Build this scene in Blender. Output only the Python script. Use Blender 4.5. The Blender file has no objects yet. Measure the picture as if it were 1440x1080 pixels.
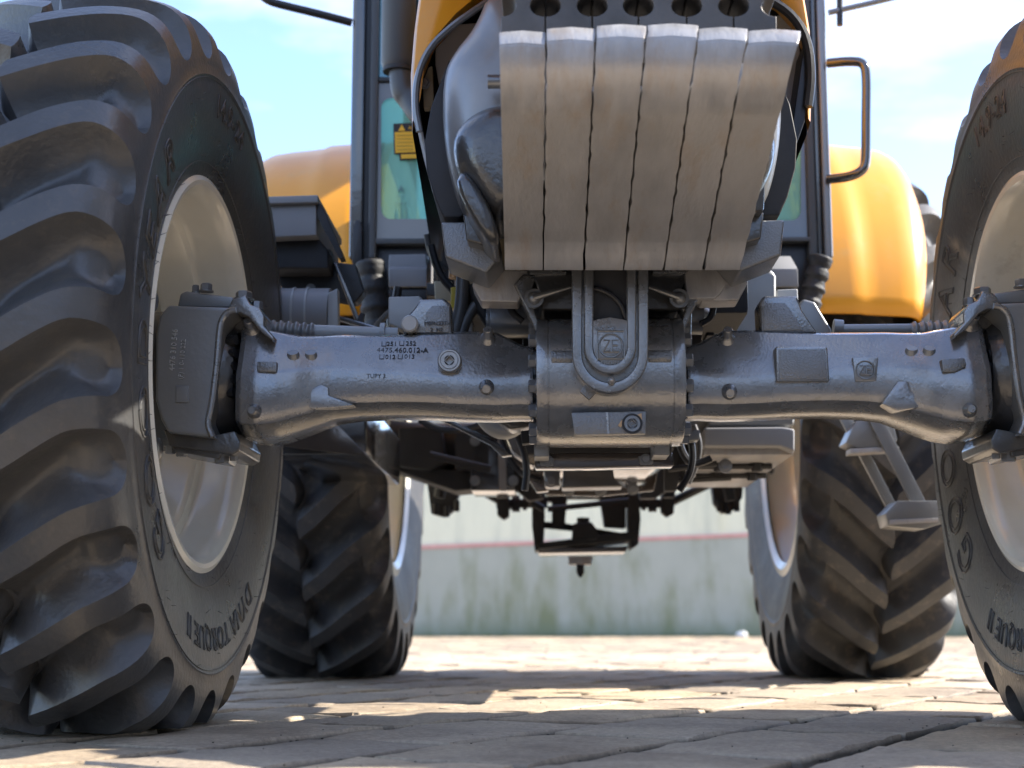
import bpy, bmesh, math, random
from mathutils import Vector, Matrix
random.seed(7)
R_ = math.radians
sc = bpy.context.scene
COL = sc.collection

# ------------------------------------------------------------------ camera
FPX = 2150.0
CAM = Vector((-0.10, -2.566, 0.17))
cam_d = bpy.data.cameras.new('camera'); cam = bpy.data.objects.new('camera', cam_d); COL.objects.link(cam)
cam.location = CAM
cam.rotation_euler = (R_(90 + 8.857), 0, R_(1.44))
cam_d.sensor_width = 36; cam_d.lens = FPX / 1440 * 36
cam_d.clip_start = 0.05; cam_d.clip_end = 2000
cam_d.dof.use_dof = True; cam_d.dof.focus_distance = 2.5; cam_d.dof.aperture_fstop = 5.0
sc.camera = cam
CM = cam.rotation_euler.to_matrix()

def A(px, py, Y):
    """world point on the plane Y that stands behind photograph pixel (px,py)"""
    d = CM @ Vector(((px - 720) / FPX, (540 - py) / FPX, -1))
    return CAM + d * ((Y - CAM.y) / d.y)

# ------------------------------------------------------------------ world, sun, exposure
SUN_EL, SUN_AZ = 38.0, 8.0          # azimuth from +X towards +Y
w = bpy.data.worlds.new('World'); sc.world = w; w.use_nodes = True
nt = w.node_tree; nt.nodes.clear()
def N(t, typ, **k):
    n = t.nodes.new(typ)
    for a, b in k.items(): setattr(n, a, b)
    return n
sky = N(nt, 'ShaderNodeTexSky', sky_type='NISHITA', sun_disc=False)
sky.sun_elevation = R_(SUN_EL); sky.sun_rotation = R_(90 - SUN_AZ); sky.air_density = 1.0; sky.dust_density = 0.6; sky.ozone_density = 2.0
tc = N(nt, 'ShaderNodeTexCoord')
mp = N(nt, 'ShaderNodeMapping'); mp.inputs['Scale'].default_value = (1.6, 1.6, 5.0); mp.inputs['Location'].default_value = (0.35, 0.2, 0.1)
nz = N(nt, 'ShaderNodeTexNoise'); nz.inputs['Scale'].default_value = 2.2; nz.inputs['Detail'].default_value = 7; nz.inputs['Roughness'].default_value = 0.55
cr = N(nt, 'ShaderNodeValToRGB'); cr.color_ramp.elements[0].position = 0.46; cr.color_ramp.elements[1].position = 0.78
mx = N(nt, 'ShaderNodeMix', data_type='RGBA')
mx.inputs[7].default_value = (3.9, 3.85, 3.8, 1)
hs = N(nt, 'ShaderNodeMix', data_type='RGBA', blend_type='MULTIPLY'); hs.inputs[0].default_value = 1; hs.inputs[7].default_value = (0.87, 0.89, 1.0, 1)
bg = N(nt, 'ShaderNodeBackground'); bg.inputs[1].default_value = 0.088
wo = N(nt, 'ShaderNodeOutputWorld')
L = nt.links.new
L(tc.outputs['Generated'], mp.inputs[0]); L(mp.outputs[0], nz.inputs[0]); L(nz.outputs[0], cr.inputs[0])
L(sky.outputs[0], hs.inputs[6]); L(hs.outputs[2], mx.inputs[6]); L(cr.outputs[0], mx.inputs[0])
L(mx.outputs[2], bg.inputs[0]); L(bg.outputs[0], wo.inputs[0])

sd = bpy.data.lights.new('sun', 'SUN'); sd.energy = 2.2; sd.angle = R_(0.5); sd.color = (1, 0.93, 0.82)
so = bpy.data.objects.new('sun', sd); COL.objects.link(so)
S = Vector((math.cos(R_(SUN_EL)) * math.cos(R_(SUN_AZ)), math.cos(R_(SUN_EL)) * math.sin(R_(SUN_AZ)), math.sin(R_(SUN_EL))))
so.rotation_euler = S.to_track_quat('Z', 'Y').to_euler(); so.location = (8, 0, 8)
sc.view_settings.view_transform = 'Standard'; sc.view_settings.look = 'None'
sc.view_settings.exposure = 2.48; sc.view_settings.gamma = 1.0
sc.cycles.use_denoising = True
sc.cycles.max_bounces = 7; sc.cycles.diffuse_bounces = 4; sc.cycles.glossy_bounces = 4; sc.cycles.transmission_bounces = 4; sc.cycles.transparent_max_bounces = 8

# ------------------------------------------------------------------ materials
def mat(name, color, rough=0.5, metal=0.0, coat=0.0, coatr=0.1, var=0.0, vscale=6.0, bump=0.0, bscale=60.0, second=None, smix=(0.5, 0.65),
        sscale=8.0, spec=0.5, rvar=0.0, rand=0.0, stretch=(1, 1, 1), bdist=0.002, wear_glint=None, wr=(.53, .60), wamt=.8):
    m = bpy.data.materials.new(name); m.use_nodes = True; t = m.node_tree; b = t.nodes['Principled BSDF']; l = t.links.new
    b.inputs['Base Color'].default_value = (*color, 1); b.inputs['Roughness'].default_value = rough; b.inputs['Metallic'].default_value = metal
    b.inputs['Coat Weight'].default_value = coat; b.inputs['Coat Roughness'].default_value = coatr; b.inputs['Specular IOR Level'].default_value = spec
    c = N(t, 'ShaderNodeTexCoord'); mpn = N(t, 'ShaderNodeMapping'); mpn.inputs['Scale'].default_value = stretch
    l(c.outputs['Object'], mpn.inputs[0]); vec = mpn.outputs[0]
    cur = None
    if var > 0 or rvar > 0:
        n = N(t, 'ShaderNodeTexNoise'); n.inputs['Scale'].default_value = vscale; n.inputs['Detail'].default_value = 6; n.inputs['Roughness'].default_value = 0.65
        l(vec, n.inputs[0])
    if var > 0:
        mr = N(t, 'ShaderNodeMapRange'); mr.inputs[1].default_value = 0.3; mr.inputs[2].default_value = 0.7
        mr.inputs[3].default_value = 1 - var; mr.inputs[4].default_value = 1 + var; l(n.outputs[0], mr.inputs[0])
        mm = N(t, 'ShaderNodeMix', data_type='RGBA', blend_type='MULTIPLY'); mm.inputs[0].default_value = 1; mm.inputs[6].default_value = (*color, 1)
        l(mr.outputs[0], mm.inputs[7]); cur = mm.outputs[2]
    if rvar > 0:
        mr2 = N(t, 'ShaderNodeMapRange'); mr2.inputs[1].default_value = 0.3; mr2.inputs[2].default_value = 0.7
        mr2.inputs[3].default_value = max(0.02, rough - rvar); mr2.inputs[4].default_value = min(1, rough + rvar)
        l(n.outputs[0], mr2.inputs[0]); l(mr2.outputs[0], b.inputs['Roughness'])
    if second:
        n2 = N(t, 'ShaderNodeTexNoise'); n2.inputs['Scale'].default_value = sscale; n2.inputs['Detail'].default_value = 9; n2.inputs['Roughness'].default_value = 0.7
        l(vec, n2.inputs[0])
        r2 = N(t, 'ShaderNodeValToRGB'); r2.color_ramp.elements[0].position = smix[0]; r2.color_ramp.elements[1].position = smix[1]; l(n2.outputs[0], r2.inputs[0])
        ms = N(t, 'ShaderNodeMix', data_type='RGBA'); l(r2.outputs[0], ms.inputs[0]); ms.inputs[7].default_value = (*second, 1)
        if cur: l(cur, ms.inputs[6])
        else: ms.inputs[6].default_value = (*color, 1)
        cur = ms.outputs[2]
    if rand > 0:
        oi = N(t, 'ShaderNodeObjectInfo'); mr3 = N(t, 'ShaderNodeMapRange'); mr3.inputs[3].default_value = 1 - rand; mr3.inputs[4].default_value = 1 + rand
        l(oi.outputs['Random'], mr3.inputs[0]); mo = N(t, 'ShaderNodeMix', data_type='RGBA', blend_type='MULTIPLY'); mo.inputs[0].default_value = 1
        if cur: l(cur, mo.inputs[6])
        else: mo.inputs[6].default_value = (*color, 1)
        l(mr3.outputs[0], mo.inputs[7]); cur = mo.outputs[2]
    if wear_glint:  # lightens convex edges: painted highlights, plus tan dust on worn tyre lugs
        gg = N(t, 'ShaderNodeNewGeometry'); rw = N(t, 'ShaderNodeMapRange'); rw.inputs[1].default_value = wr[0]; rw.inputs[2].default_value = wr[1]; rw.inputs[4].default_value = wamt; l(gg.outputs['Pointiness'], rw.inputs[0])
        nw = N(t, 'ShaderNodeTexNoise'); nw.inputs['Scale'].default_value = 22; nw.inputs['Detail'].default_value = 6; l(vec, nw.inputs[0])
        nr = N(t, 'ShaderNodeMapRange'); nr.inputs[1].default_value = .38; nr.inputs[2].default_value = .62; l(nw.outputs[0], nr.inputs[0])
        mu = N(t, 'ShaderNodeMath', operation='MULTIPLY'); l(rw.outputs[0], mu.inputs[0]); l(nr.outputs[0], mu.inputs[1])
        mw_ = N(t, 'ShaderNodeMix', data_type='RGBA'); l(mu.outputs[0], mw_.inputs[0]); mw_.inputs[7].default_value = (*wear_glint, 1)
        if cur: l(cur, mw_.inputs[6])
        else: mw_.inputs[6].default_value = (*color, 1)
        cur = mw_.outputs[2]
    if cur: l(cur, b.inputs['Base Color'])
    if bump > 0:
        n3 = N(t, 'ShaderNodeTexNoise'); n3.inputs['Scale'].default_value = bscale; n3.inputs['Detail'].default_value = 4; l(vec, n3.inputs[0])
        bp = N(t, 'ShaderNodeBump'); bp.inputs['Strength'].default_value = bump; bp.inputs['Distance'].default_value = bdist
        l(n3.outputs[0], bp.inputs['Height']); l(bp.outputs[0], b.inputs['Normal']); l(bp.outputs[0], b.inputs['Coat Normal'])
    return m

M = {}
M['rubber'] = mat('tyre_rubber', (0.060, 0.060, 0.060), 0.33, spec=0.6, bump=0.45, bscale=110, var=0.3, vscale=5, second=(0.12, 0.105, 0.085), smix=(0.54, 0.85), sscale=38, rvar=0.1, wear_glint=(0.30, 0.26, 0.20))
M['rear_rubber'] = mat('rear_tyre_rubber', (0.046, 0.046, 0.048), 0.50, bump=0.35, bscale=70, var=0.3, vscale=5, second=(0.15, 0.125, 0.10), smix=(0.52, 0.80), sscale=26, rvar=0.1, wear_glint=(0.34, 0.27, 0.20))
M['letter'] = mat('moulded_rubber', (0.075, 0.073, 0.07), 0.4, bump=0.1)
M['cream'] = mat('cream_wheel_paint', (0.86, 0.83, 0.72), 0.25, coat=0.5, var=0.05, bump=0.06, bscale=25, second=(0.42, 0.36, 0.25), smix=(0.62, 0.85), sscale=5)
M['cast'] = mat('grey_cast_paint', (0.22, 0.22, 0.22), 0.27, metal=0.6, coat=1.0, coatr=0.09, var=0.22, vscale=14, rvar=.06, bump=0.22, bscale=210, wear_glint=(.5, .5, .48), wr=(.55, .64), wamt=.6, second=(0.105, 0.085, 0.06), smix=(0.58, 0.78), sscale=14, bdist=0.0018)  # pale edge colour paints bright highlight lines on the castings
M['castrough'] = mat('rough_cast_paint', (0.175, 0.178, 0.18), 0.33, metal=0.55, coat=0.7, coatr=0.2, var=0.15, bump=0.7, bscale=320, bdist=0.002)
M['castflat'] = mat('satin_grey_paint', (0.21, 0.213, 0.212), 0.36, metal=0.35, coat=0.5, coatr=0.3, var=0.08, bump=0.15, bscale=120)
M['darkcast'] = mat('dark_cast_paint', (0.065, 0.063, 0.06), 0.3, metal=0.4, coat=0.8, coatr=0.15, var=0.2, bump=0.4, bscale=120)
M['weight'] = mat('weight_grey_brown', (0.40, 0.39, 0.385), 0.42, metal=0.35, coat=0.2, coatr=0.35, var=0.15, vscale=9, bump=0.4, bscale=60, second=(0.36, 0.27, 0.19), smix=(0.52, 0.8), sscale=6, rvar=0.12, rand=0.07, stretch=(3.5, .8, 1))
M['gloss'] = mat('glossy_grey_paint', (0.24, 0.24, 0.24), 0.36, metal=0.3, coat=0.45, coatr=0.22, var=0.1, bump=0.05, bscale=60)
M['weightshade'] = mat('shaded_weight_iron', (0.10, 0.088, 0.078), 0.5, metal=0.2, var=0.25, vscale=12, bump=0.4, bscale=60, rand=0.08)  # darker copy of the weight iron: shade painted into the upper bodies
M['rust'] = mat('rusty_iron', (0.12, 0.05, 0.025), 0.7, var=0.3, bump=0.4)
M['yellow'] = mat('yellow_orange_paint', (0.78, 0.33, 0.012), 0.36, coat=0.25, coatr=0.15, var=0.04, second=(0.62, 0.36, 0.10), smix=(0.55, 0.9), sscale=5)
M['black'] = mat('black_plastic', (0.012, 0.012, 0.014), 0.4, bump=0.15, bscale=200)
M['blackgloss'] = mat('black_gloss_paint', (0.03, 0.03, 0.032), 0.15, spec=.8, coat=1.0, var=0.15, bump=0.15, bscale=40)
M['greyplastic'] = mat('grey_plastic', (0.25, 0.25, 0.255), 0.45, var=0.05, bump=0.1, bscale=150)
M['lightgrey'] = mat('light_grey_paint', (0.38, 0.385, 0.38), 0.38, coat=0.3, var=0.06, bump=0.08, bscale=60)
M['dullblack'] = mat('dull_black', (0.02, 0.02, 0.022), 0.6, var=0.3, bump=0.3, bscale=60)
M['steel'] = mat('bright_steel', (0.36, 0.35, 0.34), 0.35, metal=0.7, bump=0.15, bscale=90)
M['bolt'] = mat('painted_bolt', (0.20, 0.205, 0.21), 0.3, metal=0.5, coat=0.6, bump=0.2, bscale=150)
M['muffler'] = mat('grey_muffler_paint', (0.055, 0.058, 0.062), 0.4, bump=0.25, bscale=300)
M['boot'] = mat('black_rubber_boot', (0.012, 0.012, 0.013), 0.6, bump=0.9, bscale=30, bdist=0.006)
M['belly'] = mat('gloss_brown_grey_casting', (0.075, 0.06, 0.05), 0.16, coat=1.0, coatr=0.08, metal=0.3, bump=0.25, bscale=35, var=0.25)
M['copper'] = mat('bare_metal_marks', (0.50, 0.30, 0.15), 0.35, metal=0.6)
M['creamfilter'] = mat('cream_filter_housing', (0.5, 0.42, 0.28), 0.5, var=0.15)
M['yellowhose'] = mat('yellow_hose_sleeve', (0.45, 0.33, 0.03), 0.5)
M['hose'] = mat('grey_rubber_hose', (0.07, 0.068, 0.065), 0.4, bump=0.2)
M['sticker'] = mat('orange_yellow_sticker', (0.95, 0.52, 0.03), 0.5)
M['stickerblack'] = mat('sticker_black', (0.03, 0.022, 0.02), 0.5)
M['frit'] = mat('grey_glass_border', (0.13, 0.14, 0.15), 0.12, spec=0.8)
M['print'] = mat('grey_etched_print', (0.14, 0.27, 0.25), 0.5)
M['mortar'] = mat('sandy_joint', (0.055, 0.045, 0.032), 0.95, var=0.35, vscale=25, bump=0.9, bscale=120, second=(0.06, 0.08, 0.02), smix=(0.6, 0.7), sscale=7, bdist=0.006)
M['soil'] = mat('ground_earth', (0.24, 0.21, 0.17), 0.95, var=0.2, vscale=0.6)
M['cream_wall'] = mat('cream_render', (0.74, 0.72, 0.54), 0.8, var=0.05, vscale=1.5, second=(0.48, 0.49, 0.38), smix=(0.5, 0.8), sscale=1.2, stretch=(3.5, 1, 0.5), bump=0.2, bscale=30)
M['red'] = mat('faded_red_band', (0.62, 0.30, 0.27), 0.8, var=0.15)
M['roofgrey'] = mat('corrugated_grey', (0.35, 0.36, 0.37), 0.5)
M['pebble'] = mat('white_pebble', (0.7, 0.7, 0.68), 0.8)
def plain(n): return M[n]

# lower wall: teal grey paint with algae streaks that rise from the foot
def wall_material():
    m = bpy.data.materials.new('teal_grey_stained_wall'); m.use_nodes = True; t = m.node_tree; b = t.nodes['Principled BSDF']; l = t.links.new
    b.inputs['Roughness'].default_value = 0.85
    c = N(t, 'ShaderNodeTexCoord'); sx = N(t, 'ShaderNodeSeparateXYZ'); l(c.outputs['Object'], sx.inputs[0])
    m1 = N(t, 'ShaderNodeMapping'); m1.inputs['Scale'].default_value = (2.0, 1, 0.55); l(c.outputs['Object'], m1.inputs[0])
    n1 = N(t, 'ShaderNodeTexNoise'); n1.inputs['Scale'].default_value = 1.3; n1.inputs['Detail'].default_value = 6; n1.inputs['Roughness'].default_value = 0.6; l(m1.outputs[0], n1.inputs[0])
    # height falloff
    mr = N(t, 'ShaderNodeMapRange'); mr.inputs[1].default_value = 0.0; mr.inputs[2].default_value = 0.95; mr.inputs[3].default_value = 0.10; mr.inputs[4].default_value = -0.02; l(sx.outputs[2], mr.inputs[0])
    ad = N(t, 'ShaderNodeMath', operation='ADD'); l(n1.outputs[0], ad.inputs[0]); l(mr.outputs[0], ad.inputs[1])
    r = N(t, 'ShaderNodeValToRGB'); r.color_ramp.elements[0].position = 0.48; r.color_ramp.elements[1].position = 0.70; l(ad.outputs[0], r.inputs[0])
    n2 = N(t, 'ShaderNodeTexNoise'); n2.inputs['Scale'].default_value = 3; n2.inputs['Detail'].default_value = 8; l(c.outputs['Object'], n2.inputs[0])
    base = N(t, 'ShaderNodeMix', data_type='RGBA'); base.inputs[6].default_value = (0.33, 0.34, 0.285, 1); base.inputs[7].default_value = (0.43, 0.44, 0.37, 1); l(n2.outputs[0], base.inputs[0])
    alg = N(t, 'ShaderNodeMix', data_type='RGBA'); l(r.outputs[0], alg.inputs[0]); l(base.outputs[2], alg.inputs[6]); alg.inputs[7].default_value = (0.21, 0.23, 0.13, 1)
    # grimy foot
    r3 = N(t, 'ShaderNodeMapRange'); r3.inputs[1].default_value = 0.02; r3.inputs[2].default_value = 0.22; r3.inputs[3].default_value = 0.6; r3.inputs[4].default_value = 0; l(sx.outputs[2], r3.inputs[0])
    ft = N(t, 'ShaderNodeMix', data_type='RGBA'); l(r3.outputs[0], ft.inputs[0]); l(alg.outputs[2], ft.inputs[6]); ft.inputs[7].default_value = (0.20, 0.23, 0.14, 1)
    l(ft.outputs[2], b.inputs['Base Color'])
    return m
M['teal_wall'] = wall_material()

def paver_material():
    m = bpy.data.materials.new('tumbled_paver'); m.use_nodes = True; t = m.node_tree; b = t.nodes['Principled BSDF']; l = t.links.new
    b.inputs['Roughness'].default_value = 0.75
    g = N(t, 'ShaderNodeNewGeometry')
    n1 = N(t, 'ShaderNodeTexNoise'); n1.inputs['Scale'].default_value = 2.6; n1.inputs['Detail'].default_value = 9; n1.inputs['Roughness'].default_value = 0.7; l(g.outputs['Position'], n1.inputs[0])
    r = N(t, 'ShaderNodeValToRGB'); e = r.color_ramp.elements
    e[0].position = 0.33; e[0].color = (0.26, 0.19, 0.12, 1); e[1].position = 0.68; e[1].color = (0.60, 0.475, 0.31, 1)
    e2 = e.new(0.5); e2.color = (0.45, 0.345, 0.23, 1); l(n1.outputs[0], r.inputs[0])
    oi = N(t, 'ShaderNodeObjectInfo'); mr = N(t, 'ShaderNodeMapRange'); mr.inputs[3].default_value = 0.78; mr.inputs[4].default_value = 1.2; l(oi.outputs['Random'], mr.inputs[0])
    mm = N(t, 'ShaderNodeMix', data_type='RGBA', blend_type='MULTIPLY'); mm.inputs[0].default_value = 1; l(r.outputs[0], mm.inputs[6]); l(mr.outputs[0], mm.inputs[7])
    mm2 = N(t, 'ShaderNodeMix', data_type='RGBA'); cc = N(t, 'ShaderNodeMath', operation='MULTIPLY'); cc.inputs[1].default_value = 0.30
    fr = N(t, 'ShaderNodeMath', operation='FRACT'); m7 = N(t, 'ShaderNodeMath', operation='MULTIPLY'); m7.inputs[1].default_value = 7.3
    l(oi.outputs['Random'], m7.inputs[0]); l(m7.outputs[0], fr.inputs[0]); l(fr.outputs[0], cc.inputs[0]); l(cc.outputs[0], mm2.inputs[0]); l(mm.outputs[2], mm2.inputs[6]); mm2.inputs[7].default_value = (0.30, 0.29, 0.28, 1)
    # fine speckle
    n2 = N(t, 'ShaderNodeTexNoise'); n2.inputs['Scale'].default_value = 90; n2.inputs['Detail'].default_value = 5; n2.inputs['Roughness'].default_value = 0.8; l(g.outputs['Position'], n2.inputs[0])
    r2 = N(t, 'ShaderNodeMapRange'); r2.inputs[1].default_value = 0.3; r2.inputs[2].default_value = 0.7; r2.inputs[3].default_value = 0.68; r2.inputs[4].default_value = 1.32; l(n2.outputs[0], r2.inputs[0])
    m3 = N(t, 'ShaderNodeMix', data_type='RGBA', blend_type='MULTIPLY'); m3.inputs[0].default_value = 1; l(mm2.outputs[2], m3.inputs[6]); l(r2.outputs[0], m3.inputs[7])
    tcc = N(t, 'ShaderNodeTexCoord'); sx = N(t, 'ShaderNodeSeparateXYZ'); l(tcc.outputs['Object'], sx.inputs[0])
    dz = N(t, 'ShaderNodeMapRange'); dz.inputs[1].default_value = -0.0035; dz.inputs[2].default_value = -0.010; dz.inputs[3].default_value = 0; dz.inputs[4].default_value = 0.85; l(sx.outputs[2], dz.inputs[0])
    md = N(t, 'ShaderNodeMix', data_type='RGBA'); l(dz.outputs[0], md.inputs[0]); l(m3.outputs[2], md.inputs[6]); md.inputs[7].default_value = (0.05, 0.04, 0.028, 1)
    l(md.outputs[2], b.inputs['Base Color'])
    n4 = N(t, 'ShaderNodeTexNoise'); n4.inputs['Scale'].default_value = 28; n4.inputs['Detail'].default_value = 8; n4.inputs['Roughness'].default_value = 0.7; l(g.outputs['Position'], n4.inputs[0])
    bp = N(t, 'ShaderNodeBump'); bp.inputs['Strength'].default_value = 0.55; bp.inputs['Distance'].default_value = 0.012; l(n4.outputs[0], bp.inputs['Height'])
    b2 = N(t, 'ShaderNodeBump'); b2.inputs['Strength'].default_value = 0.5; b2.inputs['Distance'].default_value = 0.002; l(n2.outputs[0], b2.inputs['Height']); l(bp.outputs[0], b2.inputs['Normal'])
    l(b2.outputs[0], b.inputs['Normal'])
    return m
M['paver'] = paver_material()

def glass_material(name, tint, op):
    m = bpy.data.materials.new(name); m.use_nodes = True; t = m.node_tree; t.nodes.clear(); l = t.links.new
    o = N(t, 'ShaderNodeOutputMaterial'); tr = N(t, 'ShaderNodeBsdfTransparent'); tr.inputs[0].default_value = (*tint, 1)
    gl = N(t, 'ShaderNodeBsdfGlossy'); gl.inputs['Roughness'].default_value = 0.02; fr = N(t, 'ShaderNodeFresnel'); fr.inputs[0].default_value = 1.5
    mxx = N(t, 'ShaderNodeMixShader'); l(fr.outputs[0], mxx.inputs[0]); l(tr.outputs[0], mxx.inputs[1]); l(gl.outputs[0], mxx.inputs[2])
    df = N(t, 'ShaderNodeBsdfDiffuse'); df.inputs[0].default_value = (0.30, 0.62, 0.50, 1); m2 = N(t, 'ShaderNodeMixShader'); m2.inputs[0].default_value = op
    l(mxx.outputs[0], m2.inputs[1]); l(df.outputs[0], m2.inputs[2]); l(m2.outputs[0], o.inputs[0]); return m
M['glass'] = glass_material('teal_tinted_glass', (0.55, 0.92, 0.80), 0.6)
M['darkglass'] = glass_material('dark_tinted_glass', (0.25, 0.36, 0.38), 0.0)

# ------------------------------------------------------------------ mesh helpers
def mk(name, bm, m, parent=None, bev=0.0, seg=2, ang=35, smooth=True, **props):
    """finish a bmesh as one mesh object"""
    bmesh.ops.remove_doubles(bm, verts=bm.verts, dist=1e-6)
    bmesh.ops.recalc_face_normals(bm, faces=bm.faces)
    if bev > 0:
        es = [e for e in bm.edges if len(e.link_faces) == 2 and e.calc_face_angle(0) > R_(28)]
        if es: bmesh.ops.bevel(bm, geom=es, offset=bev, segments=seg, affect='EDGES', profile=0.6, clamp_overlap=True)
    me = bpy.data.meshes.new(name); bm.to_mesh(me); bm.free()
    me.materials.append(M[m] if isinstance(m, str) else m)
    if smooth:
        me.shade_smooth(); me.set_sharp_from_angle(angle=R_(ang))
    o = bpy.data.objects.new(name, me); COL.objects.link(o); o.parent = parent
    for k, v in props.items(): o[k] = v
    return o
def NB(): return bmesh.new()
def box(bm, a, b):
    (x0, y0, z0), (x1, y1, z1) = a, b
    v = [bm.verts.new(p) for p in ((x0,y0,z0),(x1,y0,z0),(x1,y1,z0),(x0,y1,z0),(x0,y0,z1),(x1,y0,z1),(x1,y1,z1),(x0,y1,z1))]
    for f in ((0,1,2,3),(4,5,6,7),(0,1,5,4),(1,2,6,5),(2,3,7,6),(3,0,4,7)): bm.faces.new([v[i] for i in f])
def prism(bm, poly, Y0, th, Y1=None, inset=None):
    """poly in photograph pixels standing at depth Y0, extruded straight back by th"""
    P = [A(x, y, Y0) for x, y in poly]
    a = [bm.verts.new(p) for p in P]; b = [bm.verts.new(p + Vector((0, th, 0))) for p in P]
    n = len(P); bm.faces.new(a); bm.faces.new(b[::-1])
    for i in range(n): bm.faces.new((a[i], b[i], b[(i+1) % n], a[(i+1) % n]))
def wprism(bm, poly, axis, a0, a1):
    """poly of world 2-D pairs, extruded along axis from a0 to a1"""
    def P(u, v, w): return {'x': (w, u, v), 'y': (u, w, v), 'z': (u, v, w)}[axis]
    a = [bm.verts.new(P(u, v, a0)) for u, v in poly]; b = [bm.verts.new(P(u, v, a1)) for u, v in poly]
    n = len(poly); bm.faces.new(a); bm.faces.new(b[::-1])
    for i in range(n): bm.faces.new((a[i], b[i], b[(i+1) % n], a[(i+1) % n]))
def tube(bm, pts, r, n=12, caps=True):
    pts = [Vector(p) for p in pts]; rs = r if isinstance(r, (list, tuple)) else [r] * len(pts)
    rings = []; up = None
    for i, p in enumerate(pts):
        d = (pts[min(i+1, len(pts)-1)] - pts[max(i-1, 0)]).normalized()
        if up is None: up = d.orthogonal().normalized()
        else: up = (up - d * up.dot(d)).normalized()
        s = d.cross(up)
        rings.append([bm.verts.new(p + (up * math.cos(2*math.pi*k/n) + s * math.sin(2*math.pi*k/n)) * rs[i]) for k in range(n)])
    for a, b in zip(rings, rings[1:]):
        for k in range(n): bm.faces.new((a[k], a[(k+1) % n], b[(k+1) % n], b[k]))
    if caps: bm.faces.new(rings[0][::-1]); bm.faces.new(rings[-1])
def smoothpath(pts, it=3):
    pts = [Vector(p) for p in pts]
    for _ in range(it):
        q = [pts[0]]
        for a, b in zip(pts, pts[1:]): q += [a.lerp(b, .25), a.lerp(b, .75)]
        q.append(pts[-1]); pts = q
    return pts
def lathe(bm, prof, origin, axis='x', n=48, cap=False):
    """prof = (along, radius)"""
    rings = []; o = Vector(origin)
    for a, r in prof:
        ring = []
        for k in range(n):
            t = 2*math.pi*k/n; c, s = math.cos(t)*r, math.sin(t)*r
            ring.append(bm.verts.new(o + Vector({'x': (a, c, s), 'y': (c, a, s), 'z': (c, s, a)}[axis])))
        rings.append(ring)
    for a, b in zip(rings, rings[1:]):
        for k in range(n): bm.faces.new((a[k], a[(k+1) % n], b[(k+1) % n], b[k]))
    if cap: bm.faces.new(rings[0]); bm.faces.new(rings[-1])
def hexbolt(bm, o, axis, r=0.011, h=0.008, sides=6, washer=True):
    s = 1 if h > 0 else -1
    if washer: lathe(bm, [(0, r*1.25), (s*0.002, r*1.25)], o, axis, 16, True)
    lathe(bm, [(s*0.002, r), (h*0.85, r), (h, r*0.85)], o, axis, sides, True)
def empty(name, loc, parent=None):
    o = bpy.data.objects.new(name, None); COL.objects.link(o); o.empty_display_size = 0.2
    o.location = loc
    if parent: o.parent = parent
    return o
def arc(cx, cy, r, a0, a1, n): return [(cx + r*math.cos(R_(a0+(a1-a0)*i/n)), cy + r*math.sin(R_(a0+(a1-a0)*i/n))) for i in range(n+1)]
def hexes(*a): pass

def text_obj(name, s, m, parent, mw, size=0.03, extrude=0.0015, outline=0.0, spacing=1.0, align='CENTER', warp=None):
    c = bpy.data.curves.new(name, 'FONT'); c.body = s; c.size = size; c.align_x = align; c.align_y = 'CENTER'; c.space_character = spacing; c.resolution_u = 3
    if outline > 0: c.fill_mode = 'NONE'; c.bevel_depth = outline; c.bevel_resolution = 0
    else: c.extrude = extrude; k_ = .0004 if size > .02 else 0.0; c.bevel_depth = k_; c.bevel_resolution = 0; c.offset = k_
    o = bpy.data.objects.new('tmp', c); COL.objects.link(o)
    me = bpy.data.meshes.new_from_object(o, depsgraph=bpy.context.evaluated_depsgraph_get())
    bpy.data.objects.remove(o); bpy.data.curves.remove(c)
    if warp:
        for v in me.vertices: v.co = warp(v.co)
    else: me.transform(mw)
    me.materials.clear(); me.materials.append(M[m]); me.name = name
    o = bpy.data.objects.new(name, me); COL.objects.link(o); o.parent = parent
    return o
def facing(p, tilt=0.0, roll=0.0, yaw=0.0):
    """matrix for text that faces the camera side (-Y) at p, leaning back by tilt"""
    return Matrix.Translation(p) @ Matrix.Rotation(yaw, 4, 'Z') @ Matrix.Rotation(R_(90) - tilt, 4, 'X') @ Matrix.Rotation(roll, 4, 'Z')

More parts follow.
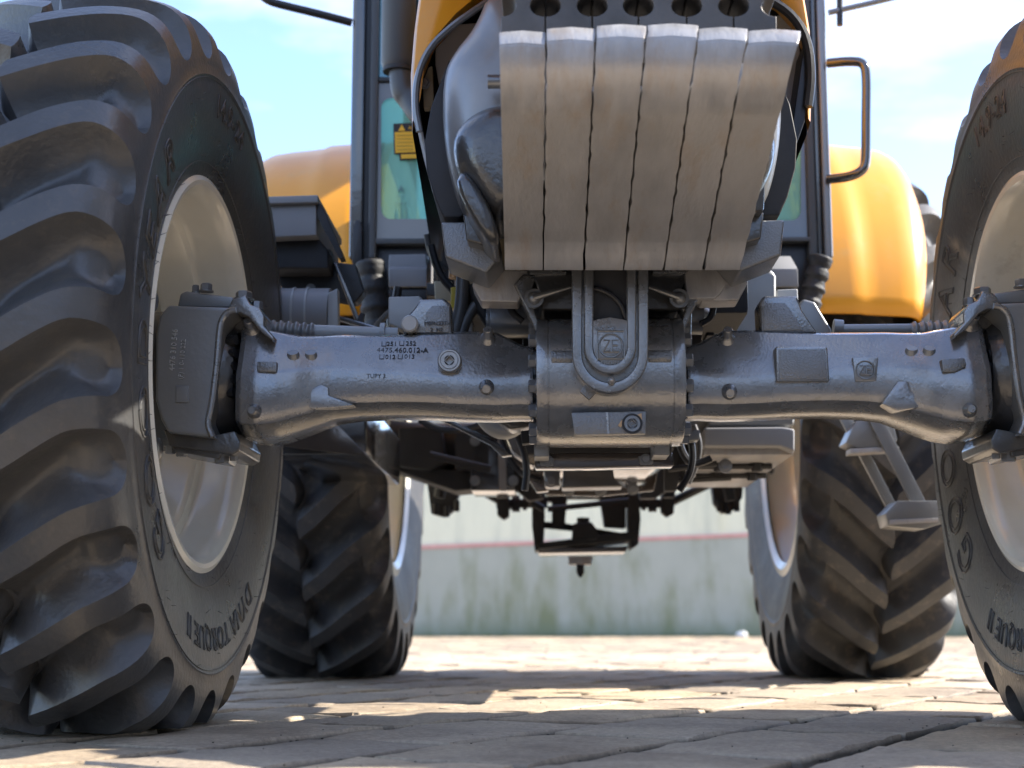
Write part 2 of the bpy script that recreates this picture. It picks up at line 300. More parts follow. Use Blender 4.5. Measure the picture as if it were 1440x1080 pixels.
# ------------------------------------------------------------------ ground and paving
def struct(o, kind='structure'): o['kind'] = kind; return o
bm = NB(); s = 600
v = [bm.verts.new(p) for p in ((-s,-s,-0.06),(s,-s,-0.06),(s,s,-0.06),(-s,s,-0.06))]; bm.faces.new(v)
struct(mk('ground', bm, 'soil'))
ANG = R_(62.0)
U = Vector((math.cos(ANG), math.sin(ANG), 0)); V = Vector((-math.sin(ANG), math.cos(ANG), 0)) * -1
BL, BW, GAP = 0.50, 0.265, 0.024
bm = NB()
v = [bm.verts.new(p) for p in ((-11,-9,-0.022),(11,-9,-0.022),(11,16.2,-0.022),(-11,16.2,-0.022))]; bm.faces.new(v)
pav = mk('paving', bm, 'mortar'); struct(pav)
def paver_mesh(i):
    rnd = random.Random(100 + i); nx, ny = 14, 7; lx, ly = BL - GAP, BW - GAP
    bmm = NB(); gr = []
    ph = [rnd.uniform(0, 6.28) for _ in range(8)]
    for a in range(nx + 1):
        row = []
        for b in range(ny + 1):
            fx, fy = a / nx, b / ny
            x, y = (fx - .5) * lx, (fy - .5) * ly
            e = 1 if (a in (0, nx) or b in (0, ny)) else 0
            e2 = 1 if (a in (1, nx-1) or b in (1, ny-1)) else 0
            if a in (0, nx): x += rnd.uniform(-.0035, .0035)
            elif a == 1: x = -lx/2 + .007
            elif a == nx - 1: x = lx/2 - .007
            if b in (0, ny): y += rnd.uniform(-.0035, .0035)
            elif b == 1: y = -ly/2 + .007
            elif b == ny - 1: y = ly/2 - .007
            z = 0.0011*math.sin(9*x + ph[0]) + 0.0009*math.sin(23*y + ph[1] + 6*x) + 0.0014*math.sin(31*x + 17*y + ph[2]) + rnd.uniform(-.0006, .0006)
            if e: z -= 0.014 + rnd.uniform(0, .004)
            elif e2: z -= 0.0010 + rnd.uniform(0, .0025)
            row.append(bmm.verts.new((x, y, z)))
        gr.append(row)
    for a in range(nx):
        for b in range(ny): bmm.faces.new((gr[a][b], gr[a+1][b], gr[a+1][b+1], gr[a][b+1]))
    ring = [gr[a][0] for a in range(nx+1)] + [gr[nx][b] for b in range(1, ny+1)] + [gr[a][ny] for a in range(nx-1, -1, -1)] + [gr[0][b] for b in range(ny-1, 0, -1)]
    low = [bmm.verts.new((q.co.x*0.985, q.co.y*0.975, -0.05)) for q in ring]
    for i2 in range(len(ring)): bmm.faces.new((ring[i2], low[i2], low[(i2+1) % len(ring)], ring[(i2+1) % len(ring)]))
    me = bpy.data.meshes.new('paver'); bmm.to_mesh(me); bmm.free(); me.materials.append(M['paver']); me.shade_smooth(); me.set_sharp_from_angle(angle=R_(50)); return me
PM = [paver_mesh(i) for i in range(10)]
cells = []
for i in range(-70, 71):
    for j in range(-90, 91):
        c = U * (i * BL + (BL * 0.5 if j % 2 else 0) + 0.11) + V * (j * BW + 0.07)
        if abs(c.x) < 10.8 and -8.8 < c.y < 16.0: cells.append(c)
def seen(c):
    d = c.y - CAM.y
    return d > 0.9 and abs(720 + (c.x - CAM.x) / d * FPX - 0 + 54 - 720) < 1020 + 700 / max(d, .5)
near = sorted([c for c in cells if seen(c)], key=lambda c: (c - CAM).length)[:285]
nearset = set((round(c.x, 3), round(c.y, 3)) for c in near)
for c in near:
    o = bpy.data.objects.new('paver', random.choice(PM)); COL.objects.link(o); o.parent = pav
    o.location = c + Vector((0, 0, random.uniform(-.001, .001)))
    o.rotation_euler = (random.gauss(0, .003), random.gauss(0, .002), ANG + random.choice((0, math.pi)) + random.gauss(0, .004))
bm = NB()
for c in cells:
    if (round(c.x, 3), round(c.y, 3)) in nearset: continue
    h = random.uniform(-.002, .003); u = U * (BL - GAP) / 2; vv = V * (BW - GAP) / 2; q = []
    for k, zz in ((0.96, h), (1.0, -0.01)):
        q.append([bm.verts.new(c + u*k*a + vv*k*b + Vector((0, 0, zz + random.uniform(-.0012, .0012)))) for a, b in ((-1,-1),(1,-1),(1,1),(-1,1))])
    bm.faces.new(q[0])
    for k in range(4): bm.faces.new((q[0][k], q[1][k], q[1][(k+1) % 4], q[0][(k+1) % 4]))
o = mk('far_paver', bm, 'paver', pav, smooth=False); struct(o, 'stuff')
# joint grit and crumbs between the near stones
bm = NB()
for _ in range(2600):
    d = random.uniform(1.7, 6.0); X = CAM.x + random.uniform(-.45, .45) * d; Y = CAM.y + d
    p = Vector((X, Y, 0)); uu = p.dot(U); vv = p.dot(V)
    if random.random() < .9:
        vv = (round((vv - 0.07) / BW - .5) + .5) * BW + 0.07 + random.gauss(0, .006); p = U * uu + V * vv; r = random.uniform(.001, .004); z = random.uniform(-.018, -.006)
    else: r = random.uniform(.0008, .002); z = .001
    bmesh.ops.create_icosphere(bm, subdivisions=1, radius=r, matrix=Matrix.Translation((p.x, p.y, z)) @ Matrix.Diagonal((1, random.uniform(.6, 1.2), .6, 1)))
o = mk('grit', bm, 'mortar', None, smooth=False); struct(o, 'stuff')

# ------------------------------------------------------------------ boundary wall at the back of the yard
WY = 16.2
bm = NB(); box(bm, (-14, WY + .03, -0.06), (14, WY + .25, 2.62))
wall = mk('boundary_wall', bm, 'cream_wall'); wall['label'] = 'long rendered wall behind the tractor, cream above and stained teal grey below'; wall['category'] = 'wall'
def zb(x): return 1.135 + 0.036 * (x - 0.5)
bm = NB(); wprism(bm, [(-14, -.05), (14, -.05), (14, zb(14)), (-14, zb(-14))], 'y', WY, WY + .10); mk('plinth', bm, 'teal_wall', wall)
bm = NB(); wprism(bm, [(-14, zb(-14)), (14, zb(14)), (14, zb(14) + .042), (-14, zb(-14) + .042)], 'y', WY - .012, WY + .09); mk('red_band', bm, 'red', wall)
bm = NB()
for x in range(-14, 15, 2): box(bm, (x - .012, WY + .004, 1.3), (x + .012, WY + .05, 2.58))
mk('wall_ribs', bm, 'cream_wall', wall)
bm = NB(); box(bm, (-14, WY - .02, 2.622), (14, WY + .30, 2.68)); mk('coping', bm, 'lightgrey', wall)
M['leaf'] = mat('grass_green', (0.10, 0.14, 0.03), 0.7, var=0.4, vscale=3)
bm = NB()
for _ in range(2600):
    x = random.uniform(-9, 9); y = WY - abs(random.gauss(0, .05)) - .01; h = random.uniform(.015, .06) * (1 + (random.random() < .08)); a = random.uniform(0, 3.14); ww = .004
    dx, dy = math.cos(a)*ww, math.sin(a)*ww; lx = random.gauss(0, .015)
    bm.faces.new([bm.verts.new(p) for p in ((x-dx, y-dy, -.01), (x+dx, y+dy, -.01), (x+lx, y - random.uniform(0, .02), h))])
o = mk('grass', bm, 'leaf', None, smooth=False); struct(o, 'stuff')
bm = NB(); bmesh.ops.create_icosphere(bm, subdivisions=2, radius=.07, matrix=Matrix.Translation(A(1043, 893, WY - .7)) @ Matrix.Diagonal((1, .8, .7, 1)))
for q in bm.verts: q.co += Vector((random.gauss(0, .005), random.gauss(0, .005), random.gauss(0, .004)))
pb = mk('stone', bm, 'pebble'); pb['label'] = 'small white stone lying on the paving near the far wall'; pb['category'] = 'stone'
# shrub beyond the wall
sh = empty('shrub', (-1.4, WY + 1.6, 0)); sh['label'] = 'bright green shrub showing just over the far wall'; sh['category'] = 'shrub'
bm = NB(); tube(bm, [(0, 0, -.05), (.05, 0, 1.2), (0, .05, 2.2)], [.05, .035, .02], 8); mk('stem', bm, 'rust', sh)
bm = NB()
for _ in range(900):
    d = Vector((random.gauss(0, .38), random.gauss(0, .3), random.gauss(0, .36))); c = Vector((0, 0, 2.35)) + d
    a = Vector((random.gauss(0, 1), random.gauss(0, 1), random.gauss(0, 1))).normalized() * .07; b = a.orthogonal().normalized() * .035
    bm.faces.new([bm.verts.new(c + a), bm.verts.new(c + b), bm.verts.new(c - a), bm.verts.new(c - b)])
M['bushleaf'] = mat('bright_leaf', (0.13, 0.24, 0.03), 0.6, var=0.3, vscale=4)
o = mk('foliage', bm, 'bushleaf', sh, smooth=False); o['kind'] = 'stuff'

# ------------------------------------------------------------------ unseen building added behind the photographer, for shade and reflections
M['shed'] = mat('pale_fill_sheeting', (0.50, 0.49, 0.47), 0.7, var=0.15, vscale=2)  # pale, so the added building bounces fill light at the tractor
SHD = empty('added_warehouse', (0, -18, 0)); SHD['label'] = 'unseen pale grey building added behind the viewer, its wing shading the yard'; SHD['category'] = 'added_warehouse'
bm = NB(); box(bm, (-24, -10, -.05), (24, 0, 4.4)); mk('wall', bm, 'shed', SHD)
bm = NB(); box(bm, (7.0, .01, -.05), (16, 17.1, 7.5)); mk('shade_wing', bm, 'shed', SHD)  # unseen wing added to keep sun off the near ground
bm = NB(); box(bm, (6.8, .02, 7.503), (16.2, 17.3, 7.62)); mk('wing_roof', bm, 'roofgrey', SHD)
bm = NB(); wprism(bm, [(-10.4, 4.402), (.5, 4.402), (-5, 5.6)], 'x', -24.4, 24.4); mk('roof', bm, 'roofgrey', SHD)
for x in (-15, -5, 5, 15):
    bm = NB(); box(bm, (x - 2, .003, 0), (x + 2, .06, 3.4)); mk('door', bm, 'dullblack', SHD, bev=.01)

# ================================================================== THE TRACTOR
T = empty('tractor', (0, 0, 0)); T['label'] = 'yellow and grey four wheel drive tractor seen low from the front, parked on the paving'; T['category'] = 'tractor'

# ------------------------------------------------------------------ tyres
def interp(tab, s):
    for (a, va), (b, vb) in zip(tab, tab[1:]):
        if s <= b: return va + (vb - va) * (s - a) / (b - a) if b > a else vb
    return tab[-1][1]
def catmull(P, n):
    out = []
    for i in range(len(P) - 1):
        p0, p1, p2, p3 = P[max(i-1, 0)], P[i], P[i+1], P[min(i+2, len(P)-1)]
        for k in range(n):
            t = k / n; out.append(tuple(0.5*((2*b) + (c-a)*t + (2*a-5*b+4*c-d)*t*t + (3*b-a-3*c+d)*t**3) for a, b, c, d in zip(p0, p1, p2, p3)))
    out.append(P[-1]); return out
def tyre(R, W, rr, nl, depth, env, s_c, s_tip, fr, beta, hubz, name, parent, m, phase=0.0, zig=.022):
    P = catmull(env, 10); S = [0]
    for a, b in zip(P, P[1:]): S.append(S[-1] + math.hypot(b[0]-a[0], b[1]-a[1]))
    def at(s):
        for i in range(len(S) - 1):
            if s <= S[i+1] + 1e-9:
                t = (s - S[i]) / (S[i+1] - S[i]); x = P[i][0] + (P[i+1][0]-P[i][0])*t; r = P[i][1] + (P[i+1][1]-P[i][1])*t
                tx, tr = P[i+1][0]-P[i][0], P[i+1][1]-P[i][1]; q = math.hypot(tx, tr); return x, r, -tr/q, tx/q
        x, r = P[-1]; return x, r, 1.0, 0.0
    pitch = 2*math.pi*R/nl
    ss = [0, s_c*.35, s_c*.7, s_c, s_c*1.3, s_c*2]
    k = 14
    for i in range(1, k): ss.append(s_c*2 + (s_tip*.80 - s_c*2) * i / k)
    for t in (.80, .84, .88, .915, .94, .96, .975, .988, .996, 1.0, 1.006, 1.03): ss.append(s_tip * t)
    rest = S[-1] - s_tip*1.03
    ss += [s_tip*1.03 + rest*t for t in (.08, .095, .11, .17, .25, .33, .42, .5, .6, .7, .8, .9, 1)]
    cofs = []; acc = 0; last = 0
    for s in ss:
        b = interp(beta, (s + last)/2 / s_tip); acc += math.tan(R_(b)) * (s - last) / pitch; last = s; cofs.append(acc)
    bm = NB()
    for side in (1, -1):
        grid = []
        for s, c in zip([-.02] + ss, [0] + cofs):
            x, r, nx, nr = at(max(s, 0)); u = max(s, 0) / s_tip
            if s < 0: x = -.02; r -= .004
            D = depth * interp([(0, 1), (.45, 1), (.65, .92), (.80, .66), (.92, .42), (1, .30)], u) if u < 1 else 0
            lug = min(1, max(0, (s - s_c*.35) / (s_c*.65)))      # 0 at the centre gap, 1 on the lug
            if u < .80: f = interp(fr, u)
            elif u < 1: f = interp(fr, .8) * math.sqrt(max(0, 1 - ((u - .80) / .20) ** 2.2))
            else: f = 0.0
            h = max(f / 2, 0.0008); wl = min((.042 * (D/depth) + .003) / pitch, h * .92); sb = max(0, 1 - max(s, 0) / .075)
            ring_bump = 0.0016 if abs(s - ss[-12]) < 1e-6 else 0
            kn = [0, .45*(h-wl), h-wl, h - wl*.70, h - wl*.42, h - wl*.18, h, h + .006/pitch, (h + .5)/2, .5]
            hg = [0, .0, .03, .15, .38, .70, 1, 1, 1, 1]
            K = [(-a, g) for a, g in zip(kn[::-1][:-1], hg[::-1][:-1])] + list(zip(kn, hg)); K = K[:-1]
            row = []
            for j in range(nl):
                for a, g in K:
                    g2 = g * lug
                    d = -D * (1 - g2) + ring_bump
                    th = ((j + a + c + (0.5 if side > 0 else 0)) + phase) * 2*math.pi/nl
                    rad = r + nr*d; xx = (x + nx*d + zig * math.cos(2*math.pi*a) * sb * sb) * side
                    z = hubz + rad*math.sin(th)
                    y = -rad*math.cos(th)
                    if z < 0.003: xx *= 1 + (0.003 - z) * 2.0; z = 0.003 - 0.0 * z
                    row.append(bm.verts.new((xx, y, z)))
            grid.append(row)
        n = len(grid[0])
        for a, b in zip(grid, grid[1:]):
            for k2 in range(n):
                f4 = (a[k2], a[(k2+1) % n], b[(k2+1) % n], b[k2]); bm.faces.new(f4 if side > 0 else f4[::-1])
    bmesh.ops.remove_doubles(bm, verts=bm.verts, dist=2e-5)
    me = bpy.data.meshes.new(name); bm.to_mesh(me); bm.free(); me.materials.append(M[m]); me.shade_smooth(); me.set_sharp_from_angle(angle=R_(34))
    o = bpy.data.objects.new(name, me); COL.objects.link(o); o.parent = parent
    def surf(r):   # sidewall x at radius r
        best = None
        for s_i in range(len(P)-1):
            if (P[s_i][1] - r) * (P[s_i+1][1] - r) <= 0: best = P[s_i][0] + (P[s_i+1][0]-P[s_i][0]) * ((P[s_i][1]-r) / ((P[s_i][1]-P[s_i+1][1]) or 1)); 
        return best if best is not None else P[-1][0]
    return o, surf

FR, FW = 0.632, 0.378
F_ENV = [(0, .632), (.05, .631), (.10, .625), (.145, .611), (.172, .588), (.186, .555), (.192, .515), (.193, .475), (.189, .43), (.181, .385), (.171, .35), (.166, .334), (.160, .322)]
R_ENV = [(0, .83), (.07, .829), (.13, .821), (.18, .806), (.214, .778), (.228, .74), (.233, .70), (.234, .655), (.228, .60), (.218, .55), (.205, .50), (.195, .462), (.182, .447)]

def rim(prof_in, name, parent, hubz):
    bm = NB(); lathe(bm, prof_in, (0, 0, hubz), 'x', 96); return mk(name, bm, 'cream', parent, ang=30)

def front_wheel(X, side_in):
    """side_in = +1 if the inner side looks towards +X"""
    hz = 0.588
    wn = empty('front_wheel', (X, 0, 0), T)
    ty, surf = tyre(FR, FW, .31, 26, .060, F_ENV, .012, .246, [(0, .74), (.3, .70), (.6, .72), (.8, .68)], [(0, 38), (.5, 28), (.62, 6), (.75, -8), (1, -14), (2, 0)], hz, 'tyre', wn, 'rubber', phase=.40)
    # rim: profile from inner flange through the well to the disc, and the outer flange
    s = side_in
    prof = [(s*.150, .325), (s*.160, .338), (s*.168, .337), (s*.172, .329), (s*.170, .321), (s*.160, .312), (s*.14, .307), (s*.10, .303), (s*.092, .298), (s*.086, .284), (s*.075, .276), (s*.04, .270), (s*.032, .264), (s*.022, .262), (s*.012, .268), (s*.005, .278), (-s*.02, .281), (-s*.06, .279),
            (-s*.07, .270), (-s*.05, .235), (-s*.045, .20), (-s*.07, .17), (-s*.07, .09), (-s*.07, .0005)]
    # barrel seen from inside: stepped
    rim(prof, 'rim', wn, hz)
    back = [(-s*.172, .334), (-s*.176, .318), (-s*.166, .305), (-s*.12, .30), (-s*.08, .283)]
    bm = NB(); lathe(bm, back, (0, 0, hz), 'x', 96); mk('rim_flange', bm, 'cream', wn)
    # lettering, reading clockwise seen from the tractor's middle
    def place(sx, text, r0, ang, size, outline, track):
        def wf(co):
            rad = r0 + co.y; th = co.x / r0 * track
            al = ang - th if s > 0 else ang + th       # angle around axle, 0 = front, 90 = top
            x = s * (surf(rad) + .0008 + co.z)
            if s > 0: al = ang - th
            return Vector((x, -rad*math.cos(R_(al_deg(al))), hz + rad*math.sin(R_(al_deg(al)))))
        def al_deg(a): return math.degrees(a)
        return text_obj('lettering', text, 'letter', wn, None, size, outline=outline, spacing=1.35, warp=wf)
    # seen from the inner side: left wheel (s>0) front is at the left, clockwise = front -> top -> rear ; so text angle increases
    def place2(text, r0, ang_deg, size, outline, spacing=1.3, flip=False):
        def wf(co):
            rad = r0 + co.y * (-1 if flip else 1); dth = co.x / r0 * (-1 if flip else 1)
            # left wheel (s>0): looking from +X towards -X the front (-Y) is on the left -> clockwise runs front, top, rear
            # right wheel (s<0): looking from -X towards +X the front (-Y) is on the right -> clockwise runs rear, top, front
            al = R_(ang_deg) + dth if s > 0 else R_(ang_deg) - dth
            return Vector((s * (surf(rad) + .0006 + co.z), -rad*math.cos(al), hz + rad*math.sin(al)))
        return text_obj('lettering', text, 'letter', wn, None, size, outline=outline, spacing=spacing, warp=wf)
    if s > 0:
        place2('GOODYEAR', .430, -2, .098, .0019, 1.42)
        place2('14.9-24', .455, 92, .055, .0014, 1.15)
        place2('DYNA TORQUE II', .445, -98, .052, .0014, 1.1)
    else:
        place2('GOODYEAR', .430, 182, .098, .0019, 1.42)
        place2('14.9-24', .455, 93, .055, .0014, 1.15)
        place2('DYNA TORQUE II', .445, -85, .052, .0014, 1.1)
    # raised circle lines and moulding hairs
    bm = NB()
    for rr0 in (.497, .36):
        pts = [(s*(surf(rr0) + .0002), -rr0*math.cos(2*math.pi*i/96), hz + rr0*math.sin(2*math.pi*i/96)) for i in range(97)]
        tube(bm, pts, .0012, 5, False)
    mk('sidewall_ring', bm, 'letter', wn)
    bm = NB(); rnd = random.Random(3)
    for _ in range(110):
        r0 = rnd.choice((.50, .47, .40, .365, .345)) + rnd.gauss(0, .004); al = rnd.uniform(0, 6.28); x0 = surf(r0); l = rnd.uniform(.004, .011)
        p = Vector((s*x0, -r0*math.cos(al), hz + r0*math.sin(al))); dd = Vector((s, rnd.gauss(0, .5), rnd.gauss(0, .5))).normalized()
        tube(bm, [p, p + dd*l], [.0007, .0003], 4)
    o = mk('rubber_hair', bm, 'letter', wn); o['kind'] = 'stuff'
    # wheel bolts near the rim and hub flange
    return wn
fwL = front_wheel(-.853, 1)
fwR = front_wheel(.862, -1)
fwL.rotation_euler = (0, 0, R_(-2.0))

def rear_wheel(X, s, ph):
    hz = 0.79; wn = empty('rear_wheel', (X, 2.40, 0), T)
    ty, surf = tyre(.83, .46, .44, 25, .074, R_ENV, .014, .355, [(0, .74), (.3, .72), (.6, .72), (.8, .72)], [(0, 47), (.30, 44), (.5, 30), (.75, 8), (1, 0), (2, 0)], hz, 'tyre', wn, 'rear_rubber', phase=ph)
    prof = [(s*.190, .430), (s*.203, .452), (s*.199, .474), (s*.190, .478), (s*.184, .465), (s*.16, .452), (s*.12, .44), (s*.09, .41), (s*.04, .40), (s*.02, .42), (-s*.05, .42), (-s*.09, .40), (-s*.10, .34), (-s*.06, .28), (-s*.06, .18), (-s*.06, .0005)]
    rim(prof, 'rim', wn, hz)
    bm = NB(); lathe(bm, [(-s*.199, .474), (-s*.203, .452), (-s*.19, .435), (-s*.10, .41)], (0, 0, hz), 'x', 96); mk('rim_flange', bm, 'cream', wn)
    return wn
rear_wheel(-.80, 1, .1); rear_wheel(.845, -1, .45)

# ------------------------------------------------------------------ front axle
FA = empty('front_axle', (0, 0, .58), T)
FAI = Matrix.Translation((0, 0, -.58))
def fmk(name, bm, m, parent=FA, **k):
    """parts of the axle: meshes are written in world coordinates, moved into the empty's frame"""
    bmesh.ops.transform(bm, matrix=Matrix.Translation(-parent.location), verts=bm.verts) if parent.type == 'EMPTY' else None
    return mk(name, bm, m, parent, **k)
def beam(sgn):
    # (|X|, ztop, zbot, depth front, depth back, chamfer start z, bottom chamfer)
    st = [(.128, 0.628, .508, .060, .060, .577), (.15, 0.634, .509, .060, .060, .575), (.19, 0.654, .507, .064, .06, .572), (.24, 0.656, .508, .068, .06, .572), (.30, 0.653, .511, .071, .06, .576),
          (.36, 0.650, .512, .073, .06, .580), (.42, 0.650, .510, .075, .06, .583), (.46, 0.650, .505, .079, .065, .585), (.49, 0.648, .494, .087, .07, .582), (.52, 0.647, .483, .098, .08, .578), (.55, 0.652, .474, .106, .09, .574), (.58, 0.658, .470, .112, .10, .57),
          (.605, 0.659, .473, .110, .10, .57), (.615, 0.655, .478, .104, .096, .57)]
    # resample smoothly
    S2 = []
    for i in range(len(st) - 1):
        for k in range(4):
            t = k/4; S2.append(tuple(a + (b-a)*t for a, b in zip(st[i], st[i+1])))
    S2.append(st[-1])
    bm = NB(); rings = []
    for X, zt, zb_, yf, yb, zm in S2:
        zm = min(zm, zt - .02)
        pr = [(-yf*.42, zt), (-yf*.62, zt - .006), (-yf*.97, zm + .006), (-yf, zm - .004), (-yf, zb_ + .034), (-yf*.94, zb_ + .018), (-yf*.55, zb_ + .003), (-yf*.3, zb_), (yb*.5, zb_), (yb*.93, zb_ + .02), (yb, zb_ + .045), (yb, zt - .04), (yb*.8, zt - .008), (yb*.5, zt)]
        rings.append([bm.verts.new((sgn*X, y, z)) for y, z in pr])
    n = len(rings[0])
    for a, b in zip(rings, rings[1:]):
        for k in range(n): bm.faces.new((a[k], a[(k+1) % n], b[(k+1) % n], b[k]))
    bm.faces.new(rings[0]); 
    # open bell end: lip and hollow
    last = rings[-1]; inner = [bm.verts.new((sgn*.612, q.co.y*.80, .562 + (q.co.z-.562)*.80)) for q in last]; deep = [bm.verts.new((sgn*.50, q.co.y*.72, .562 + (q.co.z-.562)*.70)) for q in last]
    for k in range(n):
        bm.faces.new((last[k], last[(k+1) % n], inner[(k+1) % n], inner[k])); bm.faces.new((inner[k], inner[(k+1) % n], deep[(k+1) % n], deep[k]))
    bm.faces.new(deep)
    bmesh.ops.recalc_face_normals(bm, faces=bm.faces)
    return fmk('axle_beam', bm, 'cast', bev=.003, seg=2, ang=24)
bL = beam(-1); bR = beam(1)

# differential drum
DC = (0.0, 0.0, .572)
bm = NB()
def drumring(X, k=1.0, r=.112, sq=.016):
    out = []
    for i in range(64):
        t = 2*math.pi*i/64; c, s_ = math.cos(t), math.sin(t)
        e = 0.78; y = (abs(c)**e) * (1 if c > 0 else -1) * (r+sq)*k; z = (abs(s_)**e) * (1 if s_ > 0 else -1) * r*k*.965 + .571
        out.append((X, y, z))
    return out
def loft(bm, rings, cap=True):
    R3 = [[bm.verts.new(p) for p in r] for r in rings]; n = len(R3[0])
    for a, b in zip(R3, R3[1:]):
        for k in range(n): bm.faces.new((a[k], a[(k+1) % n], b[(k+1) % n], b[k]))
    if cap: bm.faces.new(R3[0]); bm.faces.new(R3[-1])
def lx(rs): return [[(p[0], p[1], p[2]) for p in r] for r in rs]
loft(bm, [drumring(-.122, .975), drumring(-.120, .985), drumring(-.1035, .985), drumring(-.103, .975), drumring(-.101, .975), drumring(-.1005, .995), drumring(.0985, .995), drumring(.099, .975), drumring(.101, .975), drumring(.1015, .985), drumring(.118, .985), drumring(.120, .975)])
drum = fmk('differential_housing', bm, 'cast', ang=38)
# stepped upper ledge of the drum and cast rib
for x0, x1 in ((-.098, -.058), (.058, .097)):
    bm = NB(); wprism(bm, [(-.128, .604), (-.131, .592), (-.128, .584), (-.10, .584), (-.10, .61)], 'x', x0, x1); fmk('casting_ledge', bm, 'castrough', bev=.003)
# cap screws around both flanges
for sgn, X in ((-1, -.1215), (1, .1195)):
    for k in range(14):
        t = 2*math.pi*(k + .5)/14; y, z = math.cos(t)*.105, math.sin(t)*.094 + .571
        bm = NB(); hexbolt(bm, (X, y, z), 'x', .0115, sgn*.014); fmk('flange_bolt', bm, 'bolt')
# plate with drain plug at the foot of the drum
YF = -.128
bm = NB(); prism(bm, [(803, 580), (909, 578), (908, 610), (808, 612)], YF - .004, .02); dp = fmk('drain_plate', bm, 'castrough', bev=.003)
bm = NB(); prism(bm, [(852, 580), (855, 580), (857, 610), (854, 610)], YF - .0065, .01); fmk('plate_seam', bm, 'cast')
def plug(px, py, Y, r, parent_name='oil_plug', sq=.4):
    c = A(px, py, Y); bm = NB(); lathe(bm, [(.012, r), (-.003, r), (-.005, r*.92), (-.005, r*.80), (-.002, r*.78), (-.002, r*.72), (-.0055, r*.68), (-.0055, r*sq*1.2), (-.0055, r*sq)], c, 'y', 28); 
    lathe(bm, [(-.0055, r*sq*1.05), (-.0055, r*sq), (.006, r*sq), (.006, .0002)], c, 'y', 4)
    o = fmk(parent_name, bm, 'steel', ang=30)
    return c
bm = NB(); c = A(889, 596, YF - .006); lathe(bm, [(0, .0165), (-.002, .0165), (-.002, .0135), (.001, .0135)], c, 'y', 32); fmk('plug_seal', bm, 'dullblack')
bm = NB(); lathe(bm, [(0, .0132), (-.004, .0128), (-.004, .0085)], c, 'y', 28); r = .0075
lathe(bm, [(-.004, .0085), (-.004, .0075), (.006, .0075), (.006, .0001)], c, 'y', 4); fmk('drain_plug', bm, 'bolt')
bm = NB()
for poly in ([(869, 598), (874, 591), (878, 594), (873, 601)], [(894, 584), (902, 581), (903, 590), (896, 591)]): prism(bm, poly, YF - .0062, .003)
fmk('spanner_mark', bm, 'copper')
# small diamond tag
bm = NB(); prism(bm, [(822, 541), (839, 551), (829, 562), (816, 551)], YF - .006, .012); fmk('cast_diamond', bm, 'castrough', bev=.001)
# U-shaped pivot bracket hanging in front of the drum
def ushape(cx, w_, ytop, cyb, n=16):
    r = w_/2; pts = [(cx - r, ytop)]
    for i in range(n+1):
        t = math.pi - math.pi*i/n; pts.append((cx + r*math.cos(t), cyb + r*math.sin(t)*1.03))
    pts.append((cx + r, ytop)); return pts
YP = -.185
bm = NB(); outer = ushape(858, 108, 376, 497); prism(bm, outer, YP + .022, .10); pv = fmk('pivot_bracket', bm, 'cast', bev=.006, seg=3)
# raised rim of the bracket
def uring(bm, cx, cyb, ytop, w1, w2, Y, th, n=20):
    o1 = ushape(cx, w1, ytop, cyb, n); i1 = ushape(cx, w2, ytop, cyb, n)
    Pa = [A(x, y, Y) for x, y in o1]; Pb = [A(x, y, Y) for x, y in i1]; T2 = Vector((0, th, 0))
    a = [bm.verts.new(p) for p in Pa]; b = [bm.verts.new(p) for p in Pb]; a2 = [bm.verts.new(p + T2) for p in Pa]; b2 = [bm.verts.new(p + T2) for p in Pb]
    for k in range(len(a)-1):
        bm.faces.new((a[k], a[k+1], b[k+1], b[k])); bm.faces.new((a[k], a2[k], a2[k+1], a[k+1])); bm.faces.new((b[k], b[k+1], b2[k+1], b2[k])); bm.faces.new((a2[k], b2[k], b2[k+1], a2[k+1]))
    bm.faces.new((a[0], b[0], b2[0], a2[0])); bm.faces.new((a[-1], a2[-1], b2[-1], b[-1]))
bm = NB(); uring(bm, 858, 497, 376, 108, 78, YP + .008, .03); fmk('bracket_rim', bm, 'cast', bev=.004, seg=3)
bm = NB(); uring(bm, 858, 488, 376, 74, 46, YP + .004, .03); fmk('bracket_inner_rim', bm, 'cast', bev=.005, seg=3)
# web below the opening, carrying the emblem
bm = NB(); web = [(831, 452), (840, 449), (858, 446), (876, 449), (888, 452)] + [(858 + 31*math.cos(t), 491 + 32*math.sin(t)) for t in [R_(a) for a in range(0, 181, 12)]]
prism(bm, web, YP + .006, .04); fmk('emblem_web', bm, 'cast', bev=.0015)
# black plate painting the shade in the bracket opening, with hose
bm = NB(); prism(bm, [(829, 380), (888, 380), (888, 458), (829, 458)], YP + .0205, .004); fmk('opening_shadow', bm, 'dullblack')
bm = NB(); tube(bm, smoothpath([A(828, 405, YP + .018), A(850, 408, YP + .012), A(872, 424, YP + .012), A(882, 452, YP + .018)]), .0045, 10); fmk('hose', bm, 'black')
bm = NB(); c = A(860, 536, YP + .004); bmesh.ops.create_uvsphere(bm, u_segments=14, v_segments=10, radius=.0045, matrix=Matrix.Translation(c + Vector((0, -.010, 0)))); lathe(bm, [(.004, .007), (-.006, .0055)], c, 'y', 6, True); fmk('grease_nipple', bm, 'steel')

